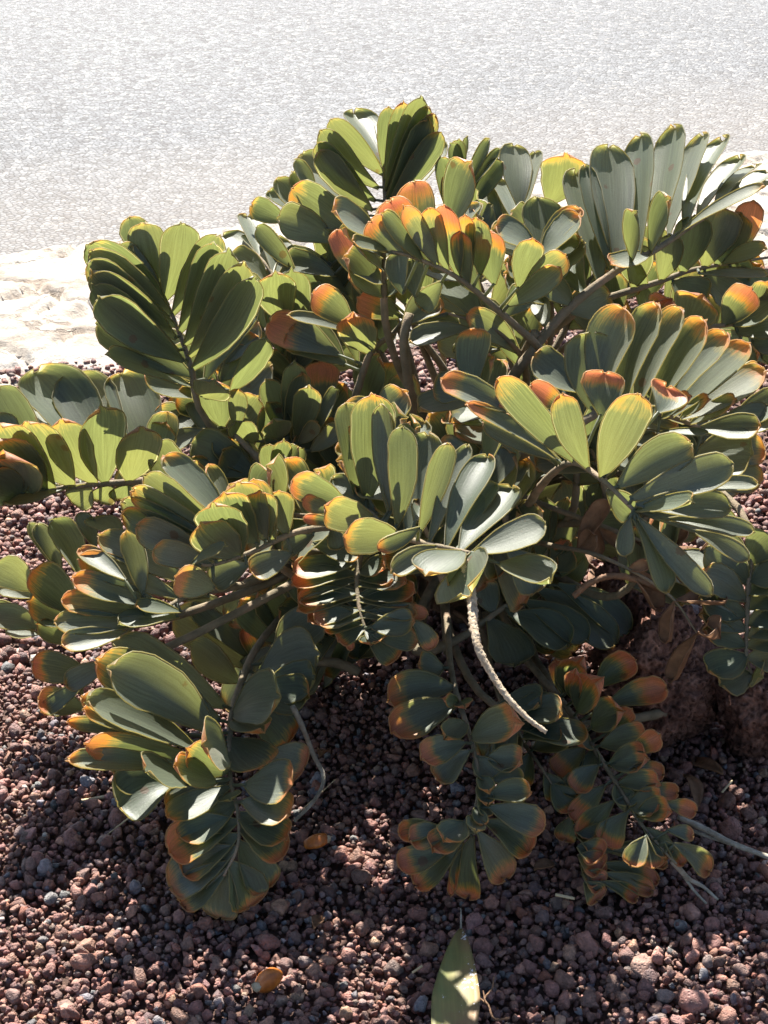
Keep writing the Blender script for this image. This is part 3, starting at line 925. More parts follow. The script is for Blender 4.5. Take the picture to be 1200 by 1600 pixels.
# red and orange frond pointing left
frond('B', tipadd=-.08, rach=[(470, 830, 1.63), (300, 680, 1.61), (200, 610, 1.60), (80, 560, 1.60), (0, 540, 1.61)], leaves=[
    (440, 650, 570, 556, 80, -5, .38, -.02), (385, 715, 552, 595, 70, -10, .4, -.03), (420, 660, 465, 505, 80, -20, .38), (345, 650, 335, 480, 95, -22, .5), (300, 620, 290, 440, 75, -18, .45), (270, 640, 255, 432, 60, -10, .45),
    (235, 620, 190, 400, 75, -20, .72), (200, 605, 142, 408, 65, -20, .45), (175, 590, 62, 405, 60, 10, .45), (120, 570, -10, 430, 60, 40, .3, -.02), (150, 580, 95, 328, 120, -24, .62, .04), (110, 560, 20, 385, 110, -22, .72, .03),
    (60, 550, -40, 450, 90, -15, .62, .02), (10, 540, -100, 515, 40, 50, .3, -.02), (310, 680, 230, 560, 70, -10, .38, .02), (380, 740, 440, 660, 80, 0, .3, .02), (180, 640, 120, 720, 70, 10, .1, .02), (60, 680, 45, 550, 70, -20, .0, .04), (100, 690, 90, 570, 70, -20, 0, .04),
    (260, 650, 240, 480, 60, -15, .5, -.02)], rad=.0045)
# leaflets below it
frond('B', [(440, 900, 1.70), (420, 860, 1.69), (330, 780, 1.68), (200, 740, 1.69)], [
    (435, 865, 255, 740, 75, 20, .3, -.03), (280, 790, 80, 830, 60, 40, 0, -.02), (360, 850, 215, 860, 40, 50, 0, -.02), (60, 775, 175, 690, 90, 25, .3, .02), (300, 760, 180, 640, 90, 40, 0, .04), (420, 840, 300, 700, 60, 30, .1, .02), (450, 880, 540, 960, 80, 30, 0, -.02),
    (420, 900, 360, 790, 50, -10, .5, .0)])
# stacked frond with pink tips, right
frond('E', wmul=1.12, rach=[(560, 440, 1.45), (640, 400, 1.47), (760, 400, 1.49), (880, 430, 1.51), (980, 470, 1.53), (1080, 500, 1.55)], leaves=[
    (585, 400, 600, 135, 150, 20, .0, .05), (610, 380, 706, 45, 130, 48, .22, .03), (690, 400, 822, 35, 100, 47, .25, .03), (740, 400, 907, 52, 95, 47, .25, .03), (790, 410, 986, 92, 95, 47, .28, .02), (830, 420, 1066, 142, 95, 47, .28, .02),
    (860, 430, 1140, 178, 95, 47, .3, .01), (890, 445, 1190, 268, 90, 47, .25, .0), (930, 455, 1092, 368, 50, 48, .35, -.03), (890, 445, 1000, 366, 40, 46, .4, -.03), (830, 430, 936, 355, 45, 44, .45, -.03),
    (960, 470, 1172, 462, 75, 32, .2, -.02), (940, 560, 1148, 560, 150, 28, .0, -.04), (1000, 480, 1220, 420, 90, 30, .2, 0), (1000, 430, 1160, 240, 60, -20, .1, .04), (810, 480, 990, 490, 35, 60, .0, -.03),
    (1040, 490, 1250, 350, 80, 35, .2, .0), (640, 420, 560, 200, 120, 20, .1, .06)], rad=.0045)
# mid right arching frond
frond('E', tipadd=-.08, rach=[(340, 800, 1.48), (400, 680, 1.41), (510, 585, 1.34), (620, 640, 1.28), (735, 750, 1.23)], leaves=[
    (530, 570, 268, 285, 105, -15, .25, .0), (330, 415, 65, 298, 90, 28, .5, .02), (470, 575, 150, 385, 50, 45, .4, .0), (480, 580, 210, 440, 80, 15, .15, .03), (440, 400, 240, 365, 40, 10, .9, .03), (520, 420, 380, 312, 70, -10, .9, .03),
    (585, 605, 485, 345, 100, -12, .28, .0), (620, 420, 630, 272, 140, -20, .7, .04), (630, 640, 750, 345, 138, -18, .36, .0), (820, 410, 845, 325, 130, -15, .85, .05), (680, 560, 805, 388, 45, 20, .1, .03),
    (675, 670, 935, 520, 130, 12, .2, .0), (720, 710, 1075, 590, 120, 18, .15, .0), (740, 730, 1068, 740, 100, 24, .1, -.01), (735, 765, 940, 725, 65, 54, .1, -.05), (850, 780, 1150, 825, 60, 30, .05, -.02), (735, 780, 842, 1038, 80, 44, .1, -.05),
    (750, 775, 1000, 1045, 75, 20, .05, -.05), (720, 775, 705, 912, 55, 20, .0, -.04), (940, 820, 1130, 920, 60, 20, .1, -.03), (900, 685, 1162, 662, 50, 45, .1, .0), (640, 680, 720, 760, 90, 20, .05, .03), (740, 740, 1080, 790, 100, 25, 0, .03)],
    rad=.0056, stem=[(830, 960, 1.68), (815, 860, 1.60)])
# dark leaflets behind it
frond('E', [(300, 700, 1.64), (190, 560, 1.66), (120, 500, 1.70)], [
    (100, 560, 18, 415, 110, 20, .3), (195, 560, 105, 395, 110, 15, .3), (215, 545, 175, 420, 60, -5, .8, -.03), (430, 620, 310, 460, 90, 20, .1, -.02), (330, 720, 420, 560, 60, 30, .1)], tip=.2)
frond('E', [(430, 1000, 1.56), (430, 900, 1.56), (440, 820, 1.57)], [
    (405, 920, 430, 705, 95, 8, .1), (450, 920, 505, 705, 95, -5, .1), (470, 960, 520, 880, 90, 25, .2), (480, 980, 560, 850, 70, 25, .2), (360, 930, 330, 760, 60, 20, .3), (490, 900, 480, 850, 60, 0, 1.0)])
# central front frond
frond('D', [(380, 600, 1.36), (480, 680, 1.30), (600, 720, 1.25), (700, 740, 1.215), (790, 760, 1.19)], [
    (340, 540, 300, 170, 115, 22, .0, .05), (385, 560, 400, 140, 165, -20, .18, .03), (470, 610, 448, 178, 80, 35, .0, .05), (500, 660, 520, 268, 110, -10, .1, .04), (540, 680, 625, 298, 150, 30, .0, .09), (480, 610, 470, 210, 60, 30, .1, .06),
    (590, 680, 700, 330, 90, -12, .15, .03), (630, 710, 778, 345, 75, 22, .05, .07), (690, 730, 858, 385, 110, 34, .0, .08), (745, 730, 885, 490, 70, 28, .0, .07), (745, 740, 952, 510, 140, 36, .05, .07), (790, 745, 1082, 655, 110, 46, .05, .0),
    (895, 800, 1100, 880, 125, 50, .05, -.04), (790, 770, 790, 925, 190, 46, .05, -.06), (765, 750, 612, 850, 120, 48, .05, -.05), (660, 725, 478, 840, 80, 10, .15, -.04), (590, 660, 425, 745, 60, -12, .3, -.04),
    (515, 690, 290, 690, 130, -20, .28, -.04), (415, 620, 218, 575, 130, -20, .4, -.02), (300, 560, 90, 475, 110, -18, .45, .0), (260, 590, 130, 550, 60, -10, .5, -.01), (300, 640, 135, 625, 40, 10, .6, -.01), (570, 640, 590, 560, 60, -10, .1, .05),
    (800, 760, 700, 890, 60, -20, .1, -.03), (430, 610, 250, 470, 80, 20, .05, .05)], rad=.0045, stem=[(640, 860, 1.66), (560, 790, 1.56)])
# dark spiral frond in the centre
frond('D', [(360, 740, 1.46), (345, 860, 1.42), (355, 980, 1.38), (385, 1080, 1.35)], [
    (340, 800, 96, 833, 83, 46, .45), (342, 840, 93, 888, 80, 46, .45), (345, 870, 117, 929, 71, 46, .45), (350, 910, 117, 957, 78, 46, .45), (352, 940, 116, 988, 71, 46, .45), (355, 980, 156, 1029, 76, 46, .45), (358, 1010, 179, 1029, 86, 46, .45), (362, 1040, 218, 1068, 50, 35, .4), (370, 1060, 270, 1105, 80, 30, .4),
    (345, 830, 455, 822, 78, 46, .45), (350, 860, 488, 868, 80, 46, .45), (352, 890, 539, 879, 86, 46, .45), (356, 920, 572, 917, 84, 46, .45), (360, 950, 563, 956, 75, 46, .45), (365, 980, 584, 1007, 75, 46, .45), (375, 1010, 580, 1000, 70, 30, .3), (380, 1050, 460, 1085, 90, 25, .3), (390, 1080, 400, 1120, 90, 20, .3),
    (400, 1050, 570, 1030, 100, 22, .3), (400, 1080, 500, 1175, 120, 15, .3), (410, 1080, 580, 1110, 90, 18, .3), (170, 720, 360, 760, 90, 22, .2), (420, 980, 620, 1000, 60, 10, .6), (300, 1070, 320, 1140, 30, 10, 1.0), (560, 1020, 640, 1130, 70, 18, .5)], dy=-.015)
# --- front ---------------------------------------------------------
# front left drooping frond
frond('F', wmul=1.25, tipadd=-.14, rach=[(800, 230, 1.42), (745, 400, 1.34), (735, 610, 1.25), (765, 760, 1.20), (765, 880, 1.165), (715, 990, 1.14)], leaves=[
    (720, 380, 318, 145, 130, 2, .15, -.02), (700, 430, 255, 215, 130, 10, .25, -.03), (690, 480, 293, 240, 140, 22, .2, -.05), (620, 530, 212, 365, 90, 48, .15, -.06), (600, 560, 215, 515, 80, -10, .6, -.06), (590, 600, 150, 575, 60, 25, .3, -.06), (500, 480, 198, 345, 60, 20, .4, -.03), (480, 470, 152, 435, 40, 10, .5, -.02),
    (480, 500, 205, 390, 50, 30, .5, -.04), (580, 660, 428, 615, 90, 56, .2, -.06), (690, 650, 530, 592, 75, 36, .4, -.06), (500, 650, 310, 610, 105, 15, .2, -.02), (520, 660, 335, 745, 140, 26, .25, -.04), (725, 610, 578, 528, 85, -5, .35, -.05), (735, 560, 632, 520, 110, 40, .35, -.08),
    (900, 220, 1060, 55, 120, 22, .1, .03), (840, 270, 1060, 190, 150, 30, .1, -.02), (840, 310, 1048, 280, 110, 30, .15, -.03), (820, 330, 1025, 350, 110, 26, .3, -.04), (745, 400, 925, 345, 130, 35, .2, -.05), (750, 420, 862, 475, 70, 45, .35, -.06), (740, 500, 868, 600, 120, 26, .4, -.06), (820, 400, 945, 510, 130, 15, .5, -.02), (880, 540, 1005, 600, 110, 15, .55, -.01),
    (745, 650, 510, 745, 80, 30, .45, -.03), (745, 670, 512, 780, 70, 38, .4, -.04), (755, 720, 555, 850, 110, 34, .5, -.03), (760, 790, 525, 915, 120, 34, .5, -.025), (760, 830, 575, 985, 95, 34, .5, -.02), (755, 890, 525, 1030, 120, 30, .5, -.015), (730, 940, 560, 1085, 100, 30, .5, -.01), (720, 960, 705, 1138, 105, 20, .5, -.015), (740, 930, 800, 1100, 120, 24, .5, -.015),
    (790, 660, 965, 660, 120, 30, .4, -.03), (780, 720, 955, 770, 100, 34, .45, -.03), (780, 770, 940, 860, 100, 34, .45, -.025), (780, 810, 925, 930, 100, 32, .5, -.02), (775, 870, 865, 1035, 105, 28, .5, -.015), (740, 680, 740, 720, 60, 30, .3, -.02)], rad=.0042)
# dark leaflets behind the front left frond
frond('F', [(900, 260, 1.52), (840, 230, 1.51), (780, 250, 1.49)], [
    (850, 250, 530, 50, 160, 25, .1, .0), (770, 290, 590, 155, 110, 25, .1, -.03), (800, 200, 600, 0, 120, 25, .1, .03), (850, 220, 800, 80, 90, 10, .9, .02), (870, 200, 860, 110, 60, 5, 1.0, .02)])
# bottom centre frond
frond('G', wmul=1.02, tipadd=-.06, cup=.34, rach=[(425, 180, 1.50), (440, 400, 1.40), (470, 560, 1.34), (540, 780, 1.26), (580, 1000, 1.20), (530, 1230, 1.155)], leaves=[
    (410, 440, 285, 430, 130, 15, .4, -.01), (460, 540, 140, 605, 170, 18, .55, -.02), (470, 620, 160, 760, 160, 22, .55, -.03), (510, 800, 300, 885, 130, 15, .7, -.03), (530, 840, 400, 1000, 130, 22, .3, -.03), (530, 780, 800, 710, 160, 30, .55, -.03), (620, 870, 788, 905, 130, 22, .5, -.02),
    (560, 880, 660, 990, 110, 15, .2, -.03), (470, 600, 405, 590, 60, 10, .4, -.03), (500, 610, 515, 640, 80, 20, .4, -.03), (520, 700, 410, 790, 100, 18, .3, -.05), (570, 950, 630, 1050, 70, 20, .3, -.03), (575, 1000, 620, 1110, 70, 20, .3, -.03), (575, 1050, 610, 1170, 70, 20, .3, -.03), (570, 1100, 600, 1210, 60, 20, .3, -.03), (540, 1150, 560, 1240, 80, 25, .15, -.035),
    (620, 1060, 830, 1050, 110, 24, .3, -.01), (630, 1110, 890, 1215, 140, 28, .5, -.02), (610, 1180, 815, 1330, 150, 28, .5, -.02), (575, 1230, 690, 1450, 140, 26, .55, -.015), (550, 1250, 535, 1535, 135, 22, .5, -.012), (505, 1260, 445, 1535, 40, 10, .9, -.012), (490, 1290, 285, 1490, 130, 24, .55, -.012), (420, 1330, 195, 1400, 125, 24, .6, -.01),
    (430, 1230, 245, 1275, 120, 20, .65, -.015), (400, 1210, 198, 1250, 100, 20, .6, -.005), (505, 1240, 360, 1330, 130, 26, .7, -.025), (510, 1180, 410, 1280, 130, 20, .5, -.035), (640, 980, 790, 980, 90, 20, .2, .0)], rad=.0042, stem=[(640, 880, 1.66), (690, 920, 1.58)])
# leaflets between bottom centre and bottom right
frond('G', tipadd=-.06, cup=.34, rach=[(760, 760, 1.36), (850, 880, 1.30), (930, 1000, 1.27)], leaves=[
    (830, 760, 970, 700, 90, 15, .4), (840, 830, 1040, 770, 130, 20, .3), (820, 850, 790, 1010, 100, 10, .6, -.02), (900, 950, 950, 1080, 110, 15, .5, -.02), (930, 1000, 1035, 1130, 130, 20, .5, -.02), (960, 1010, 1060, 1010, 120, 20, .5, .0), (800, 800, 900, 640, 90, 10, .4, .04)], rad=.003)
# bottom right red frond
frond('H', wmul=1.05, tipadd=-.08, cup=.40, rach=[(130, 500, 1.46), (300, 700, 1.37), (420, 880, 1.31), (530, 1050, 1.25), (640, 1230, 1.20), (790, 1400, 1.155)], leaves=[
    (300, 640, 380, 470, 120, 12, .8, -.02), (335, 670, 345, 525, 70, 20, .9, -.04), (350, 720, 470, 565, 130, 24, .8, -.03), (280, 640, 250, 480, 80, 10, .9, .01), (430, 610, 610, 490, 120, 8, .8, .01), (480, 690, 745, 620, 110, 15, .8, .01), (410, 790, 560, 720, 130, 25, .6, -.02), (520, 790, 595, 705, 70, 0, 1.0, 0), (450, 870, 665, 840, 120, 25, .65, -.02), (600, 890, 722, 820, 90, 0, 1.0, .0),
    (490, 950, 670, 935, 120, 26, .65, -.02), (600, 960, 728, 1000, 70, 10, .9, .0), (530, 1040, 720, 1050, 90, 26, .65, -.02), (660, 1050, 790, 1085, 70, 10, .95, .0), (570, 1110, 730, 1140, 120, 26, .65, -.02), (740, 1130, 872, 1165, 70, 5, 1.0, .0), (610, 1190, 775, 1170, 100, 20, .6, -.02), (380, 880, 268, 1005, 120, 20, .8, -.02), (440, 960, 348, 1085, 100, 22, .7, -.03),
    (470, 1050, 340, 1210, 100, 22, .75, -.02), (510, 1120, 395, 1305, 110, 22, .75, -.02), (570, 1170, 510, 1335, 115, 40, .7, -.03), (650, 1230, 740, 1385, 80, 25, .4, -.03), (650, 1280, 590, 1415, 90, 15, .5, -.03), (660, 1290, 690, 1420, 80, 18, .5, -.03), (750, 1250, 860, 1280, 60, 30, .5, .0), (780, 1310, 925, 1430, 90, 20, .55, .0), (740, 1300, 810, 1400, 60, 20, .6, -.01), (420, 850, 330, 860, 80, 22, .5, -.02),
    (420, 900, 400, 1010, 80, 25, .1, -.03), (520, 1060, 560, 1170, 90, 25, .1, -.03)], rad=.0044)
# browning leaflets hanging under it
frond('H', wmul=1.3, tipadd=-.08, cup=.40, rach=[(330, 1150, 1.27), (370, 1300, 1.21), (400, 1480, 1.165)], leaves=[
    (330, 1230, 440, 1290, 90, 28, .9, -.02), (340, 1270, 445, 1340, 90, 28, .9, -.02), (350, 1320, 450, 1390, 90, 28, .95, -.02), (355, 1360, 452, 1430, 90, 28, .95, -.015), (365, 1400, 450, 1470, 90, 28, 1.0, -.012), (370, 1440, 445, 1510, 80, 28, 1.0, -.01), (380, 1480, 430, 1560, 80, 20, .6, -.008), (320, 1190, 300, 1290, 70, 20, .4, -.01),
    (450, 1330, 735, 1370, 70, 25, .5, .02), (450, 1400, 705, 1480, 60, 30, .55, .01), (470, 1440, 670, 1530, 60, 30, .6, .005), (460, 1480, 600, 1560, 50, 30, .7, .0), (500, 1340, 730, 1420, 60, 30, .55, .0)], rad=.003)
# frond with sunlit leaflet ends, right of the dry stalk
frond('G', wmul=1.1, rach=[(380, 350, 1.44), (520, 280, 1.46), (700, 150, 1.50), (900, 40, 1.54)], leaves=[
    (640, 210, 750, 440, 170, 44, .1, -.05), (720, 180, 1003, 350, 150, 44, .1, -.05), (800, 120, 1100, 310, 130, 32, .1, -.05), (860, 70, 1230, 340, 150, 30, .1, -.05), (960, 40, 1300, 270, 140, 28, .1, -.03), (730, 130, 720, 20, 60, 20, .05, .02), (640, 180, 600, 30, 110, 20, .3, .02), (820, 60, 800, -60, 80, 20, .1, .03)], rad=.0052)
# frond on the right edge
frond('H', wmul=1.3, rach=[(1125, 20, 1.42), (1110, 200, 1.38), (1105, 350, 1.35), (1105, 480, 1.32), (1130, 560, 1.31)], leaves=[
    (1110, 150, 915, -10, 130, 15, .1, .0), (1105, 220, 900, 110, 100, 28, .2), (1100, 290, 890, 215, 100, 30, .2), (1100, 360, 890, 290, 90, 30, .2), (1100, 420, 910, 355, 80, 30, .2), (1105, 460, 932, 545, 115, 24, .1, -.02), (1115, 555, 985, 605, 110, 22, .1, -.02), (1110, 120, 960, -60, 110, 5, .1, .02),
    (1115, 130, 1260, 40, 130, 48, .0), (1115, 200, 1280, 130, 120, 42, .0), (1110, 260, 1290, 200, 110, 40, 0), (1110, 320, 1290, 270, 100, 38, 0), (1110, 380, 1290, 340, 100, 38, 0), (1110, 430, 1290, 410, 100, 36, 0), (1110, 480, 1290, 480, 100, 34, 0), (1125, 555, 1180, 570, 90, 20, 0, -.02), (1125, 60, 1220, -70, 110, 20, 0)], dy=-.01)
# right edge, behind
frond('B', [(860, 760, 1.72), (1000, 780, 1.72), (1220, 760, 1.74)], [
    (830, 780, 900, 695, 110, 10, .6), (960, 770, 1000, 680, 140, 15, .4), (1060, 770, 1150, 660, 100, 10, .8), (1090, 780, 1220, 690, 110, 36, .1), (1100, 800, 1230, 770, 90, 30, .1), (1150, 830, 1230, 830, 80, 25, .1), (1120, 870, 1165, 860, 60, -20, .1), (1180, 880, 1230, 860, 80, 0, .2), (900, 760, 850, 700, 70, 10, .5), (1150, 760, 1200, 640, 80, 10, .2)])
# two withered fronds hanging on the right
for q in ([(850, 850, 1.50), (940, 870, 1.42), (1040, 925, 1.36), (1090, 990, 1.33)], [(880, 800, 1.52), (990, 840, 1.46), (1080, 880, 1.42)]):
    a_ = np.array([p[:2] for p in q]); lv = []
    for f in np.linspace(.2, 1, 4):
        k = min(int(f * (len(q) - 1)), len(q) - 2); fr_ = f * (len(q) - 1) - k
        c_ = a_[k] * (1 - fr_) + a_[k + 1] * fr_; ax_ = nrm(a_[k + 1] - a_[k]); sd_ = np.array([-ax_[1], ax_[0]])
        for sg in (-1, 1):
            e_ = c_ + (ax_ * g_leaf.uniform(.3, .9) + sd_ * sg * g_leaf.uniform(.2, 1) * g_leaf.choice([-1, 1])) * g_leaf.uniform(55, 95)
            lv.append((c_[0], c_[1], e_[0], e_[1], g_leaf.uniform(16, 34), g_leaf.uniform(0, 60), .5, g_leaf.uniform(-.03, .02)))
    frond('P', q, lv, mat=M_DRYLEAF, name='withered_frond', cup=.5, rad=.003)
# inner fronds, mostly in shade
frond('P', [(700, 900, 1.66), (720, 800, 1.70), (760, 700, 1.76)], [
    (720, 790, 660, 700, 50, 20, .3), (730, 770, 700, 650, 50, 15, .2), (750, 720, 790, 640, 45, 20, .2), (740, 760, 830, 690, 50, 20, .1), (710, 860, 620, 830, 50, 20, .3), (720, 830, 820, 800, 50, 20, .2), (760, 700, 740, 640, 40, 20, .2)])
frond('P', [(560, 900, 1.64), (500, 760, 1.70), (470, 640, 1.80), (455, 560, 1.86)], [
    (520, 790, 440, 760, 50, 20, .3), (500, 760, 560, 700, 50, 20, .2), (480, 700, 420, 640, 50, 20, .1), (480, 680, 540, 600, 50, 20, .3), (465, 620, 400, 560, 50, 20, .3), (460, 580, 500, 520, 50, 20, .2), (455, 560, 440, 500, 50, 10, .4), (540, 850, 480, 850, 50, 20, .2)])
frond('P', [(880, 900, 1.66), (960, 800, 1.74), (1040, 700, 1.82), (1100, 620, 1.9)], [
    (930, 840, 1000, 860, 50, 20, .2), (960, 800, 930, 720, 50, 20, .2), (990, 760, 1080, 760, 55, 25, .2), (1020, 720, 1000, 640, 50, 20, .2), (1050, 690, 1130, 690, 55, 25, .2), (1080, 650, 1060, 580, 50, 20, .2), (1100, 620, 1150, 570, 50, 15, .2)])
frond('P', [(900, 560, 1.84), (960, 500, 1.88), (1040, 470, 1.92), (1130, 470, 1.96)], [
    (930, 530, 900, 450, 45, 20, .2), (960, 500, 960, 420, 45, 20, .2), (1000, 480, 1030, 410, 45, 20, .2), (1040, 470, 1090, 400, 45, 20, .2), (1080, 470, 1130, 520, 45, 25, .4), (1100, 470, 1180, 440, 45, 25, .2), (980, 490, 1020, 540, 45, 20, .2)])
frond('P', [(560, 560, 1.86), (560, 480, 1.92), (540, 400, 1.98)], [
    (560, 520, 500, 470, 45, 20, .1), (560, 490, 610, 430, 45, 15, .1), (555, 460, 490, 410, 45, 25, 0), (550, 430, 590, 370, 45, 20, 0), (545, 410, 510, 350, 45, 20, 0)])
frond('P', [(720, 520, 1.86), (720, 440, 1.92), (725, 360, 1.98)], [
    (720, 480, 670, 420, 45, 20, .1), (720, 450, 780, 400, 45, 20, .1), (722, 410, 690, 340, 45, 20, 0), (724, 380, 770, 320, 45, 25, 0), (725, 360, 720, 290, 45, 20, 0)])
frond('P', [(330, 850, 1.56), (260, 760, 1.64), (200, 690, 1.70)], [
    (300, 820, 240, 840, 50, 20, .2), (280, 790, 310, 720, 50, 15, .2), (250, 750, 180, 760, 45, 20, .2), (240, 730, 260, 660, 45, 20, .1), (210, 700, 150, 680, 45, 20, .1)])
def inner(px, py, Y, qx, qy, Y2, n=6, ln=105, wd=50, roll=20, tip=.2):
    """a frond deep inside the plant, leaflets in pairs along it"""
    a, b = np.array([px, py]), np.array([qx, qy])
    ax = nrm(b - a); sd = np.array([-ax[1], ax[0]])
    lv = []
    for k in range(n):
        f = (k + .4) / n
        c = a + (b - a) * f
        for sg in (-1, 1):
            e = c + (ax * g_leaf.uniform(.45, .8) + sd * sg * g_leaf.uniform(.6, .95)) * ln * g_leaf.uniform(.8, 1.1)
            lv.append((c[0], c[1], e[0], e[1], wd, roll + g_leaf.uniform(-15, 15), tip, g_leaf.uniform(-.03, .03)))
    frond('P', [(px, py, Y), ((px + qx) / 2, (py + qy) / 2 - 12, (Y + Y2) / 2), (qx, qy, Y2)], lv)


for a in [(760, 880, 1.72, 900, 640, 1.84), (660, 800, 1.72, 560, 620, 1.80), (760, 860, 1.66, 660, 720, 1.72), (880, 860, 1.64, 1020, 740, 1.70), (620, 900, 1.58, 420, 880, 1.54),
          (560, 760, 1.70, 400, 720, 1.72), (420, 800, 1.62, 280, 780, 1.62), (900, 640, 1.78, 1100, 560, 1.82), (480, 640, 1.80, 400, 500, 1.90), (600, 560, 1.86, 500, 420, 1.96),
          (620, 980, 1.56, 480, 960, 1.50), (760, 960, 1.60, 880, 930, 1.58), (1000, 820, 1.64, 1120, 700, 1.70), (820, 640, 1.74, 760, 470, 1.84), (880, 520, 1.86, 960, 380, 1.98), (1040, 540, 1.84, 1180, 480, 1.9),
          (360, 700, 1.72, 330, 560, 1.80), (640, 1000, 1.56, 560, 920, 1.52), (960, 640, 1.7, 1120, 640, 1.74), (560, 1000, 1.54, 420, 1010, 1.5)]:
    inner(*a)
for a in [(620, 850, 1.52, 420, 800, 1.41), (760, 900, 1.52, 745, 730, 1.46), (750, 450, 1.74, 690, 350, 1.68), (800, 700, 1.62, 730, 600, 1.56), (900, 720, 1.64, 1010, 620, 1.58),
          (980, 920, 1.46, 1060, 860, 1.42), (770, 1100, 1.34, 820, 1160, 1.29), (700, 830, 1.46, 800, 860, 1.40),
          (690, 890, 1.44, 610, 720, 1.46), (900, 770, 1.54, 910, 590, 1.58), (860, 480, 1.74, 840, 390, 1.73), (450, 850, 1.48, 350, 815, 1.43), (600, 470, 1.70, 600, 370, 1.70), (630, 800, 1.44, 590, 660, 1.50), (940, 740, 1.50, 900, 660, 1.54), (690, 900, 1.40, 640, 780, 1.37), (610, 790, 1.43, 600, 700, 1.43), (790, 810, 1.42, 755, 740, 1.42), (430, 870, 1.44, 395, 810, 1.42)]:
    inner(*a, n=5, ln=90, wd=50, roll=55)  # hidden fronds added to block the sun and close gaps in the front shadow
print('leaflets', NLEAF[0])


# bare stalks of the plant, dry cone stalk, caudex -------------------
def plant_part(name, V, F, mat):
    o = link(name, mesh_np(name, np.array(V), F), palm, mat)
    to_local(o)
    return o


for pts, r in ([[(650, 720, 1.70), (645, 650, 1.68), (636, 580, 1.67), (631, 530, 1.67), (640, 490, 1.69)], .0065],
               [[(700, 640, 1.86), (700, 590, 1.88), (660, 530, 1.9)], .0055], [[(690, 640, 1.9), (692, 560, 1.92), (696, 520, 1.94)], .0055],
               [[(740, 700, 1.74), (790, 620, 1.72), (812, 570, 1.70), (836, 520, 1.68)], .007], [[(715, 620, 1.92), (745, 560, 1.95), (770, 520, 1.97)], .004],
               [[(700, 1020, 1.55), (695, 960, 1.56), (690, 910, 1.6)], .0055], [[(560, 1050, 1.5), (520, 1035, 1.5), (440, 1035, 1.49)], .006],
               [[(1060, 1110, 1.40), (900, 1130, 1.37), (850, 1050, 1.45), (800, 980, 1.55)], .0055]):
    P = spline([pat(*p) for p in pts], 24)
    V, F = tube(P, np.linspace(r, r * .75, 24), 9, .14, seed=3)
    plant_part('stem', V, F, M_RACHIS)


def knobby(name, pts, r0, r1, mat, n=150, sides=12, seed=1, knob=.9):
    P = spline([pat(*p) for p in pts], n)
    g = np.random.default_rng(seed)
    P = P + np.cumsum(g.normal(0, .00010, P.shape), axis=0)
    V, F = tube(P, np.linspace(r0, r1, n), sides, 0, seed=seed)
    V = np.array(V)
    for i in range(n):
        c = P[i]
        for k in range(sides):
            a = V[i * sides + k] - c
            ph = k / sides * 13 + i * .55
            f = 1 + knob * (max(0, math.sin(i * 1.25 + (k % 3) * 2.1)) * .35 + g.uniform(-.12, .28))
            V[i * sides + k] = c + a * f
    return plant_part(name, V, F, mat)


knobby('dry_cone_stalk', [(728, 880, 1.18), (737, 940, 1.12), (744, 1000, 1.075), (775, 1060, 1.045), (815, 1108, 1.025), (853, 1138, 1.015)], .0042, .0015, M_DRYSTALK)
knobby('dry_cone_stalk', [(896, 932, 1.36), (925, 908, 1.37), (970, 900, 1.38), (1038, 922, 1.40)], .0025, .003, M_DRYLEAF, n=90, seed=4)


def caudex():
    P = spline([CROWN + np.array(v) for v in ((0, 0, -.08), (.01, 0, -.02), (-.01, 0, .05), (.0, 0, .10), (0, 0, .13))], 30)
    rr = np.array([.075, .08, .07, .05, .015])
    rad = np.interp(np.linspace(0, 1, 30), np.linspace(0, 1, 5), rr)
    V, F = tube(P, rad, 26, .35, seed=9)
    o = plant_part('caudex', V, F, M_CAUDEX)
    g = np.random.default_rng(3)
    # old leaf bases and dry fibres round the crown
    for k in range(46):
        a = g.uniform(0, 6.28)
        c = CROWN + np.array([math.cos(a) * .07, math.sin(a) * .07, g.uniform(-.05, .06)])
        e = c + np.array([math.cos(a + g.uniform(-.8, .8)) * g.uniform(.05, .13), math.sin(a) * g.uniform(.05, .14), g.uniform(-.05, .05)])
        e[2] = max(e[2], .015)
        m = (c + e) / 2 + np.array([0, 0, g.uniform(0, .04)])
        V, F = tube(spline([c, m, e], 9), np.linspace(.004, .0016, 9), 6, .3, seed=k)
        plant_part('old_leaf_base', V, F, M_DRYLEAF if k % 3 else M_CAUDEX)


caudex()

# ------------------------------------------------------------------ rocks beside the plant
def rock(name, px, py, Y, size, label, seed, rotz=0.3):
    g = np.random.default_rng(seed)
    bm = bmesh.new()
    bmesh.ops.create_icosphere(bm, subdivisions=6, radius=1)
    pl = [(nrm(g.normal(size=3)), g.uniform(.55, .9)) for _ in range(12)]
    of = Vector(g.uniform(0, 50, 3))
    for v in bm.verts:
        c = np.array(v.co)
        r = 1.0
        for n_, d_ in pl:
            k = n_ @ c
            if k > .05: r = min(r, d_ / k)
        q = Vector(c)
        r *= 1 + .16 * noise.noise(q * 2.3 + of) + .13 * noise.noise(q * 5 + of) + .10 * noise.noise(q * 11 + of) + .07 * noise.noise(q * 24 + of) + .05 * noise.noise(q * 50 + of)
        pr = noise.voronoi(q * 11 + of)[0][0]
        r -= .16 * max(0, .35 - pr)
        v.co = Vector(c * r * np.array(size))
    me = bpy.data.meshes.new(name)
    bm.to_mesh(me); bm.free()
    me.polygons.foreach_set('use_smooth', np.ones(len(me.polygons), bool))
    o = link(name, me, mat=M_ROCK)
    p = at(px, py, Y)
    o.location = (p[0], p[1], size[2] * .55)
    o.rotation_euler = (0, 0, rotz)
    tag(o, label, 'rock')
    return o


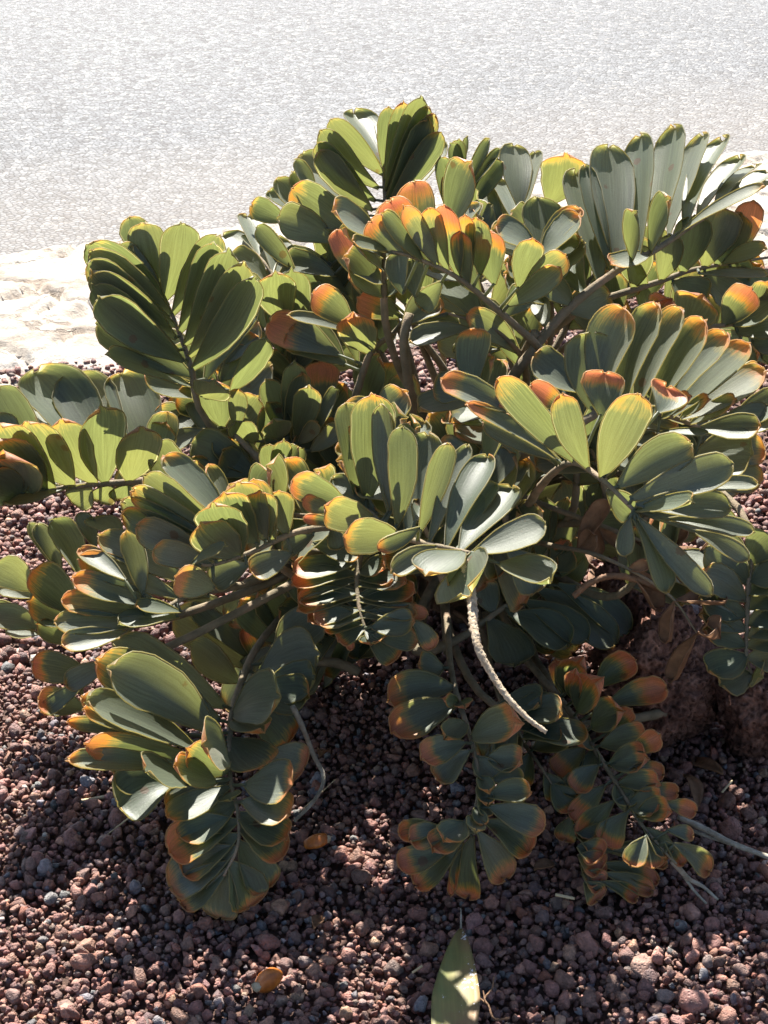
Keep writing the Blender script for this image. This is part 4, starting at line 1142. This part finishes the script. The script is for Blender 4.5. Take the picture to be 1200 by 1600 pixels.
rock('lava_rock', 1040, 1110, 1.45, (.085, .07, .10), 'large brick red lava rock behind the red-tipped leaflets, lower right', 2)
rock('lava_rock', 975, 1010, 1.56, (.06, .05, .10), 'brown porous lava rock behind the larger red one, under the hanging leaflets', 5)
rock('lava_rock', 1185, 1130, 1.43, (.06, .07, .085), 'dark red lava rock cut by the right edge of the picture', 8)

# ------------------------------------------------------------------ small things on the gravel
def seed_thing(px, py, label, size, rz, seed):
    g = np.random.default_rng(seed)
    S, F = stone_shapes(1, 3, g)
    V = (.45 * ICO[3][0] + .75 * S[0]) * np.array(size)
    V[:, 1] *= np.where(V[:, 0] > 0, .85 + .15 * np.cos(V[:, 0] / size[0] * 2), 1)
    p = ground(px, py, .012)
    e = bpy.data.objects.new('orange_seed', None); COL.objects.link(e)
    e.location = (p[0], p[1], .008); e.rotation_euler = (0, 0, rz)
    e.empty_display_size = .02
    b = link('seed_coat', mesh_np('seed_coat', V + np.array([0, 0, size[2] * .9]), F), e, M_SEED)
    S, F2 = stone_shapes(1, 2, g)
    c = link('pale_end', mesh_np('pale_end', S[0] * .0056 + np.array([-size[0] * 1.0, 0, size[2] * .9]), F2), e, M_SEEDEND)
    tag(e, label, 'seed')


seed_thing(420, 1535, 'orange seed with a pale end lying on shaded gravel, lower left of centre', (.0155, .0098, .009), R(48), 1)
seed_thing(495, 1318, 'small dull orange seed in deep shade right of the drooping front-left frond', (.0115, .009, .008), R(200), 2)


def fallen_leaf():
    # a stiff lance shaped leaf lying on the gravel, running out of the picture towards the viewer
    p0, p1 = ground(720, 1452, .02), ground(703, 1720, .024)
    ax = p1 - p0; ln = np.linalg.norm(ax); ax /= ln
    W = nrm(np.cross(ax, (0, 0, 1)))
    nr, nc = 26, 9
    V = []
    for i in range(nr):
        v = i / (nr - 1)
        hw = .021 * (min(1, (v / .5)) ** .62 if v < .5 else 1 - ((v - .5) / .5) ** 2.2 * .85)
        hw = max(hw, .0012)
        for j in range(nc):
            u = j / (nc - 1) * 2 - 1
            V.append(p0 + ax * ln * v + W * u * hw + np.array([0, 0, .006 * u * u * (hw / .021) + .010 * math.sin(v * 3.1)]))
    V = np.array(V)
    top = V + np.array([0, 0, .0006]); bot = V - np.array([0, 0, .0006])
    F = []
    n = nr * nc
    for i in range(nr - 1):
        for j in range(nc - 1):
            a = i * nc + j
            F.append((a, a + 1, a + nc + 1, a + nc)); F.append((n + a, n + a + nc, n + a + nc + 1, n + a + 1))
    rim = [j for j in range(nc)] + [i * nc + nc - 1 for i in range(1, nr)] + [(nr - 1) * nc + j for j in range(nc - 2, -1, -1)] + [i * nc for i in range(nr - 2, 0, -1)]
    for a, b in zip(rim, rim[1:] + rim[:1]):
        F.append((a, n + a, n + b, b))
    o = link('fallen_leaf', mesh_np('fallen_leaf', np.vstack([top, bot]) - p0, F), mat=M_FALLEN)
    o.location = p0
    tag(o, 'yellow green lance shaped leaf with white specks on the gravel, bottom centre', 'leaf')
    Vt, Ft = tube(spline([(0, 0, .0), (0.0006, .012, .006), (.001, .026, .002)], 8), np.linspace(.0011, .0007, 8), 6)
    st = link('leaf_stalk', mesh_np('leaf_stalk', np.array(Vt), Ft), o, M_GREYSTICK)


fallen_leaf()


def stick(name, pts, r0, r1, mat, label, cat, branches=(), z=.014, group=None, flat=1.0, seed=0):
    P = np.array([ground(x, y, zz) for x, y, zz in pts])
    o0 = P[0].copy()
    Q = spline(P, 18)
    V, F = tube(Q - o0, np.linspace(r0, r1, 18), 7, .2, seed=seed)
    V = list(V); F = list(F)
    for br, rr in branches:
        B = spline([ground(x, y, zz) for x, y, zz in br], 10)
        v2, f2 = tube(B - o0, np.linspace(rr, rr * .6, 10), 6, .2, seed=seed + 1)
        k = len(V)
        V += list(v2); F += [tuple(i + k for i in f) for f in f2]
    o = link(name, mesh_np(name, np.array(V), F), mat=mat)
    o.location = o0
    return tag(o, label, cat, group)


stick('forked_twig', [(795, 1591, .015), (772, 1592, .02), (764, 1572, .024), (757, 1560, .026), (768, 1546, .028), (772, 1526, .03)], .0011, .0007, M_TWIG, 'thin forked brown twig on the gravel beside the speckled fallen leaf', 'twig',
      branches=[([(764, 1572, .024), (750, 1560, .022), (740, 1558, .02)], .0009), ([(757, 1560, .026), (755, 1548, .027)], .0008)])
stick('straw', [(114, 1254, .014), (168, 1244, .017)], .0018, .0017, M_STRAW, 'short flat pale straw on gravel left of the front-left frond', 'straw')
stick('straw', [(158, 1312, .013), (182, 1293, .020), (205, 1275, .03)], .0009, .0008, M_STRAW, 'thin pale straw stuck in the gravel under the front-left frond', 'straw')
stick('straw', [(868, 1398, .014), (898, 1404, .015)], .0016, .0015, M_STRAW, 'short pale straw below the browning leaflets, lower right', 'straw')
stick('straw', [(1128, 1238, .014), (1144, 1220, .018)], .0012, .0011, M_STRAW, 'short pale straw standing near the right-hand lava rocks', 'straw')
stick('straw', [(644, 1520, .013), (660, 1509, .018)], .0011, .0012, M_STRAW, 'tiny pale straw left of the speckled fallen leaf', 'straw')
stick('straw', [(466, 1270, .014), (500, 1240, .02), (524, 1218, .022)], .0006, .0005, M_STRAW, 'hair-thin straw in shade right of the front-left frond', 'straw')
stick('dry_stick', [(1060, 1276, .03), (1110, 1300, .028), (1150, 1320, .026), (1230, 1350, .018)], .0032, .0024, M_GREYSTICK, 'long tan dry stick running out at the right edge', 'stick', branches=[([(1060, 1290, .02), (1100, 1305, .022), (1150, 1322, .022)], .0022)])
stick('dry_stick', [(1050, 1345, .05), (1075, 1372, .03), (1098, 1385, .02), (1122, 1406, .014)], .0030, .0012, M_GREYSTICK, 'grey weathered stick end under the lowest red leaflets', 'stick', branches=[([(1068, 1368, .03), (1085, 1392, .018), (1104, 1412, .012)], .0018)])
stick('dry_vine', [(460, 1283, .02), (492, 1250, .03), (506, 1215, .04), (490, 1180, .06), (470, 1130, .10), (458, 1105, .13)], .0018, .0030, M_GREYSTICK, 'curved grey dry stalk hanging behind the front-left frond', 'stalk')


def curl(px, py, z, rz, ln, wd, label, seed, group=None, pitch=0.2):
    """a curled dry leaflet"""
    g = np.random.default_rng(seed)
    nr, nc = 10, 5
    V = []
    k1, k2 = g.uniform(.4, 1.3), g.uniform(-.9, .9)
    for i in range(nr):
        v = i / (nr - 1)
        hw = wd / 2 * max(.08, math.sin(math.pi * min(1, v * .93 + .05)) ** .7)
        for j in range(nc):
            u = j / (nc - 1) * 2 - 1
            V.append((ln * (v - .5), hw * u + .12 * ln * k2 * math.sin(v * 3), abs(u) ** 2 * wd * .35 * k1 + ln * .14 * math.sin(v * 3.1 + k2)))
    V = np.array(V)
    t = np.array([0, 0, .0004]); n = len(V)
    F = []
    for i in range(nr - 1):
        for j in range(nc - 1):
            a = i * nc + j
            F.append((a, a + 1, a + nc + 1, a + nc)); F.append((n + a, n + a + nc, n + a + nc + 1, n + a + 1))
    rim = [j for j in range(nc)] + [i * nc + nc - 1 for i in range(1, nr)] + [(nr - 1) * nc + j for j in range(nc - 2, -1, -1)] + [i * nc for i in range(nr - 2, 0, -1)]
    for a, b in zip(rim, rim[1:] + rim[:1]): F.append((a, n + a, n + b, b))
    o = link('dry_leaf', mesh_np('dry_leaf', np.vstack([V + t, V - t]), F), mat=M_DRYLEAF)
    o.location = ground(px, py, z); o.rotation_euler = (g.uniform(-.4, .4), pitch, rz)
    return tag(o, label, 'dry leaf', group)


curl(1108, 1200, .02, R(110), .06, .018, 'curled pale brown dry leaf at the foot of the red lava rock', 1)
curl(1078, 1238, .02, R(95), .06, .016, 'narrow dry brown leaf left of the curled one by the red rock', 2)
curl(500, 1180, .03, R(100), .05, .014, 'dry folded brown leaf hanging in shade right of the front-left frond', 3, pitch=.9)
curl(850, 1358, .014, R(20), .022, .015, 'small crumpled tan leaf scrap left of the browning leaflets', 6)
curl(497, 1445, .014, R(70), .025, .012, 'tiny sunlit dry leaf scrap on shaded gravel below the drooping fronds', 7)
for k, (x, y, z_) in enumerate([(960, 890, .05), (1000, 905, .05), (1040, 895, .05), (900, 880, .05), (940, 930, .04), (1070, 880, .05), (1010, 860, .06), (870, 860, .06), (990, 930, .05), (560, 960, .05), (420, 930, .05), (1060, 930, .05), (820, 900, .05), (1100, 900, .04)]):
    curl(x, y, z_, g_leaf.uniform(0, 6.28), g_leaf.uniform(.06, .10), g_leaf.uniform(.018, .034), 'withered brown leaf lying in the shade beneath the cardboard palm', 20 + k, 'withered leaves under the palm')
